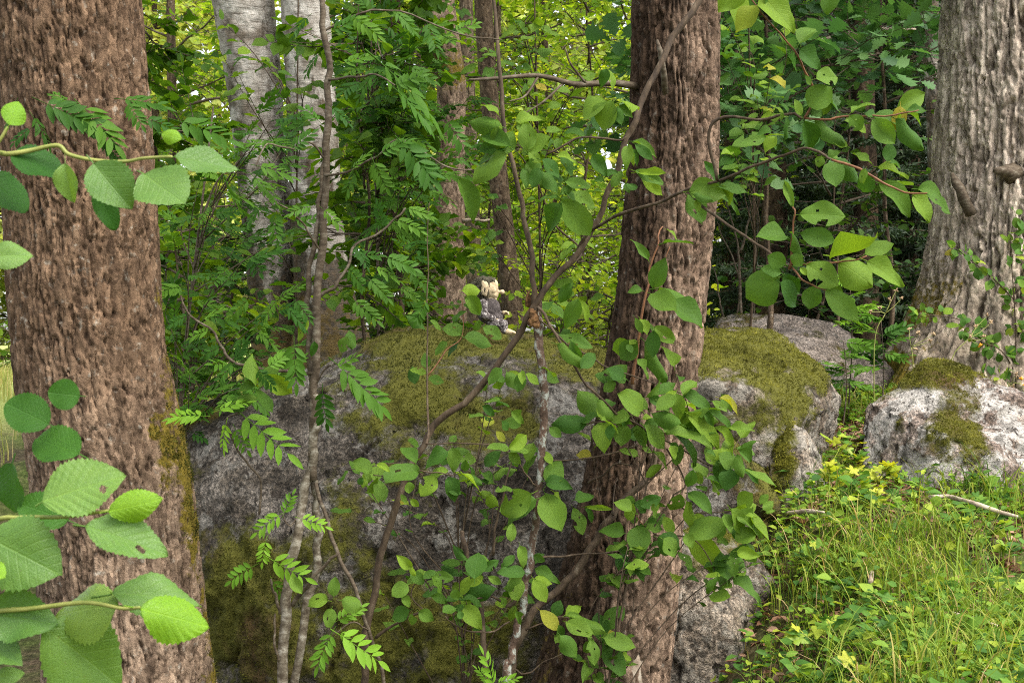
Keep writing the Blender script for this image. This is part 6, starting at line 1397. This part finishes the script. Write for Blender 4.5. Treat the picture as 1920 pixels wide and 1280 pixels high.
troll = thing('troll_figurine', 'little seated troll figure with long nose and big ears on the boulder', 'figurine', tb)
def T(zx, zy, y=0.0): return np.array([(zx - 850) * S_, y, (1092 - zy) * S_])
def blob(items, voxel, name, mat, parent, rough=0.0, seed=0, smooth=3):
    """items: ellipsoids (centre, radii, tilt about y) or capsules (a, b, ra, rb) fused into one skin"""
    bm = bmesh.new()
    for it in items:
        if len(it) == 4:
            a, b, ra, rb = it; a = np.array(a); b = np.array(b); n = 7
            for k in range(n):
                f = k / (n - 1); bmesh.ops.create_icosphere(bm, subdivisions=2, radius=ra * (1 - f) + rb * f, matrix=Matrix.Translation(a * (1 - f) + b * f))
        else:
            c, r, tl = it
            bmesh.ops.create_icosphere(bm, subdivisions=3, radius=1.0, matrix=Matrix.Translation(c) @ Matrix.Rotation(tl, 4, 'Y') @ Matrix.Diagonal((*r, 1)))
    tmp = bpy.data.meshes.new('tmp'); bm.to_mesh(tmp); bm.free()
    o = bpy.data.objects.new('tmp', tmp); COL.objects.link(o)
    r = o.modifiers.new('r', 'REMESH'); r.mode = 'VOXEL'; r.voxel_size = voxel
    s = o.modifiers.new('s', 'SMOOTH'); s.iterations = smooth
    ev = bpy.data.meshes.new_from_object(o.evaluated_get(bpy.context.evaluated_depsgraph_get()))
    n = len(ev.vertices); V = np.empty(n * 3, np.float32); ev.vertices.foreach_get('co', V); V = V.reshape(-1, 3).astype(float)
    N = np.empty(n * 3, np.float32); ev.vertices.foreach_get('normal', N); N = N.reshape(-1, 3)
    if rough: V = V + N * ((fbm(V * 90 + 5, 3, seed) - 0.5) * rough)[:, None]
    L = np.empty(len(ev.loops), np.int32); ev.loops.foreach_get('vertex_index', L)
    bpy.data.objects.remove(o); bpy.data.meshes.remove(tmp); bpy.data.meshes.remove(ev)
    return link(name, mesh(name, V, L.reshape(-1, 4), M[mat], True), parent)
head = blob([(T(775, 420), (0.040, 0.038, 0.044), 0.1), (T(830, 355), (0.024, 0.030, 0.026), 0), (T(835, 500), (0.024, 0.026, 0.020), 0.4), (T(862, 566), (0.010, 0.014, 0.008), 0.3), (T(870, 470), T(905, 462), 0.011, 0.0085), (T(905, 462), T(960, 466), 0.0085, 0.0065), (T(972, 466), (0.0105, 0.010, 0.0105), 0), (T(868, 520), (0.014, 0.018, 0.008), 0), (T(830, 445, -0.026), (0.014, 0.010, 0.012), 0), (T(800, 600), T(780, 560), 0.020, 0.022)], 0.0024, 'head', 'troll_skin', troll, 0.002, 1, 2)
for sg in (-1, 1):
    ear = blob([(T(715, 420, sg * 0.050), (0.017, 0.008, 0.031), 0.1), (T(698, 362, sg * 0.054), (0.009, 0.005, 0.018), -0.2), (T(722, 490, sg * 0.048), (0.009, 0.006, 0.014), -0.15)], 0.002, 'ear', 'troll_skin', head, 0.001, 2)
    blob([(T(716, 435, sg * 0.0575), (0.0035, 0.0022, 0.010), 0.1)], 0.0016, 'ear_hollow', 'dark_hole', head)
    blob([(T(850, 455, sg * 0.021), (0.0042, 0.004, 0.0036), 0)], 0.0012, 'eye', 'dark_hole', head)
blob([(T(858, 545), (0.012, 0.014, 0.0026), 0.15)], 0.0014, 'mouth', 'dark_hole', head)
hair = blob([(T(700, 400, 0.0), (0.044, 0.044, 0.050), 0.2), (T(740, 310, 0.0), (0.040, 0.040, 0.020), -0.1), (T(640, 480, 0.0), (0.026, 0.040, 0.048), 0.2), (T(600, 560, 0.0), (0.020, 0.032, 0.026), 0.4)], 0.0028, 'hair', 'troll_hair', troll, 0.016, 3, 1)
gg = np.random.default_rng(4); mb = MB()
for k in range(420):
    th = gg.uniform(0, 2 * PI); z = gg.uniform(-0.8, 1.0); c = T(690, 420); rr = math.sqrt(1 - z * z)
    p = c + np.array([math.cos(th) * rr * 0.044, math.sin(th) * rr * 0.045, z * 0.052])
    if p[0] > c[0] + 0.022 and p[2] < c[2] + 0.03: continue
    u = unit((p - c) * [1, 1, 0.4] + [-0.01, 0, -0.03]); q = p + u * gg.uniform(0.012, 0.026); mb.add(*tube(np.array([p, (p + q) / 2 + [0, 0, 0.003], q]), [0.0018, 0.0014, 0.0004], 3, False))
mb.build('locks', M['troll_hair'], hair)
blob([(T(770, 740), (0.050, 0.044, 0.058), 0.35), (T(720, 650), (0.040, 0.046, 0.030), 0.3), (T(830, 860), (0.046, 0.044, 0.034), 0.2)], 0.003, 'waistcoat', 'troll_waistcoat', troll, 0.005, 5)
for sg, hand, elb in ((-1, T(885, 885, -0.030), T(705, 820, -0.056)), (1, T(1000, 780, 0.03), T(860, 830, 0.056))):
    sh = T(690, 640, sg * 0.044)
    blob([(sh, elb, 0.020, 0.018), (elb, elb * 0.25 + hand * 0.75, 0.018, 0.015)], 0.0028, 'sleeve', 'troll_coat', troll, 0.004, 6)
    u = unit(hand - elb); dn = np.array([0, 0, -1.0]); sd = np.array([0, 1.0, 0])
    it = [(hand + u * 0.004, (0.014, 0.011, 0.010), 0)]
    for f in range(4):
        o_ = (f - 1.5) * 0.0062; a = hand + u * 0.011 + sd * o_; b_ = a + u * (0.012 - abs(f - 1.4) * 0.0018) + dn * 0.004; c_ = b_ + dn * 0.010 + u * 0.003
        it += [(a, b_, 0.0042, 0.0038), (b_, c_, 0.0038, 0.0030)]
    a = hand - sd * sg * -0.010; it += [(a, a + u * 0.008 + np.array([0, 0, 0.006]), 0.0042, 0.0034)]
    blob(it, 0.0016, 'hand', 'troll_skin', troll, 0.0, 0, 1)
for sg in (-1, 1):
    hip = T(840, 930, sg * 0.024); knee = T(985, 935 if sg > 0 else 950, sg * 0.032); ank = T(1005, 1040, sg * 0.034)
    blob([(hip, knee, 0.026, 0.021), (knee, ank, 0.021, 0.016)], 0.0028, 'trouser_leg', 'troll_coat', troll, 0.004, 7)
    fc = ank + np.array([0.016, 0, -0.006])
    it = [(ank, ank + np.array([0.030, 0, -0.010]), 0.014, 0.012), (fc + [0.012, 0, -0.002], (0.022, 0.013, 0.009), 0.15)]
    for f in range(5): it.append((ank + np.array([0.040, (f - 2) * 0.0058, -0.010]), (0.0062, 0.004, 0.0052), 0.2))
    blob(it, 0.0018, 'foot', 'troll_skin', troll, 0.0, 0, 1)
# the little stone it sits against the moss with
print('LEAVES', NLEAF, 'OBJECTS', len(bpy.data.objects), 'TRIS', sum(sum(p - 2 for p in [0]) if False else (len(o.data.loops) - 2 * len(o.data.polygons)) for o in bpy.data.objects if o.type == 'MESH'))
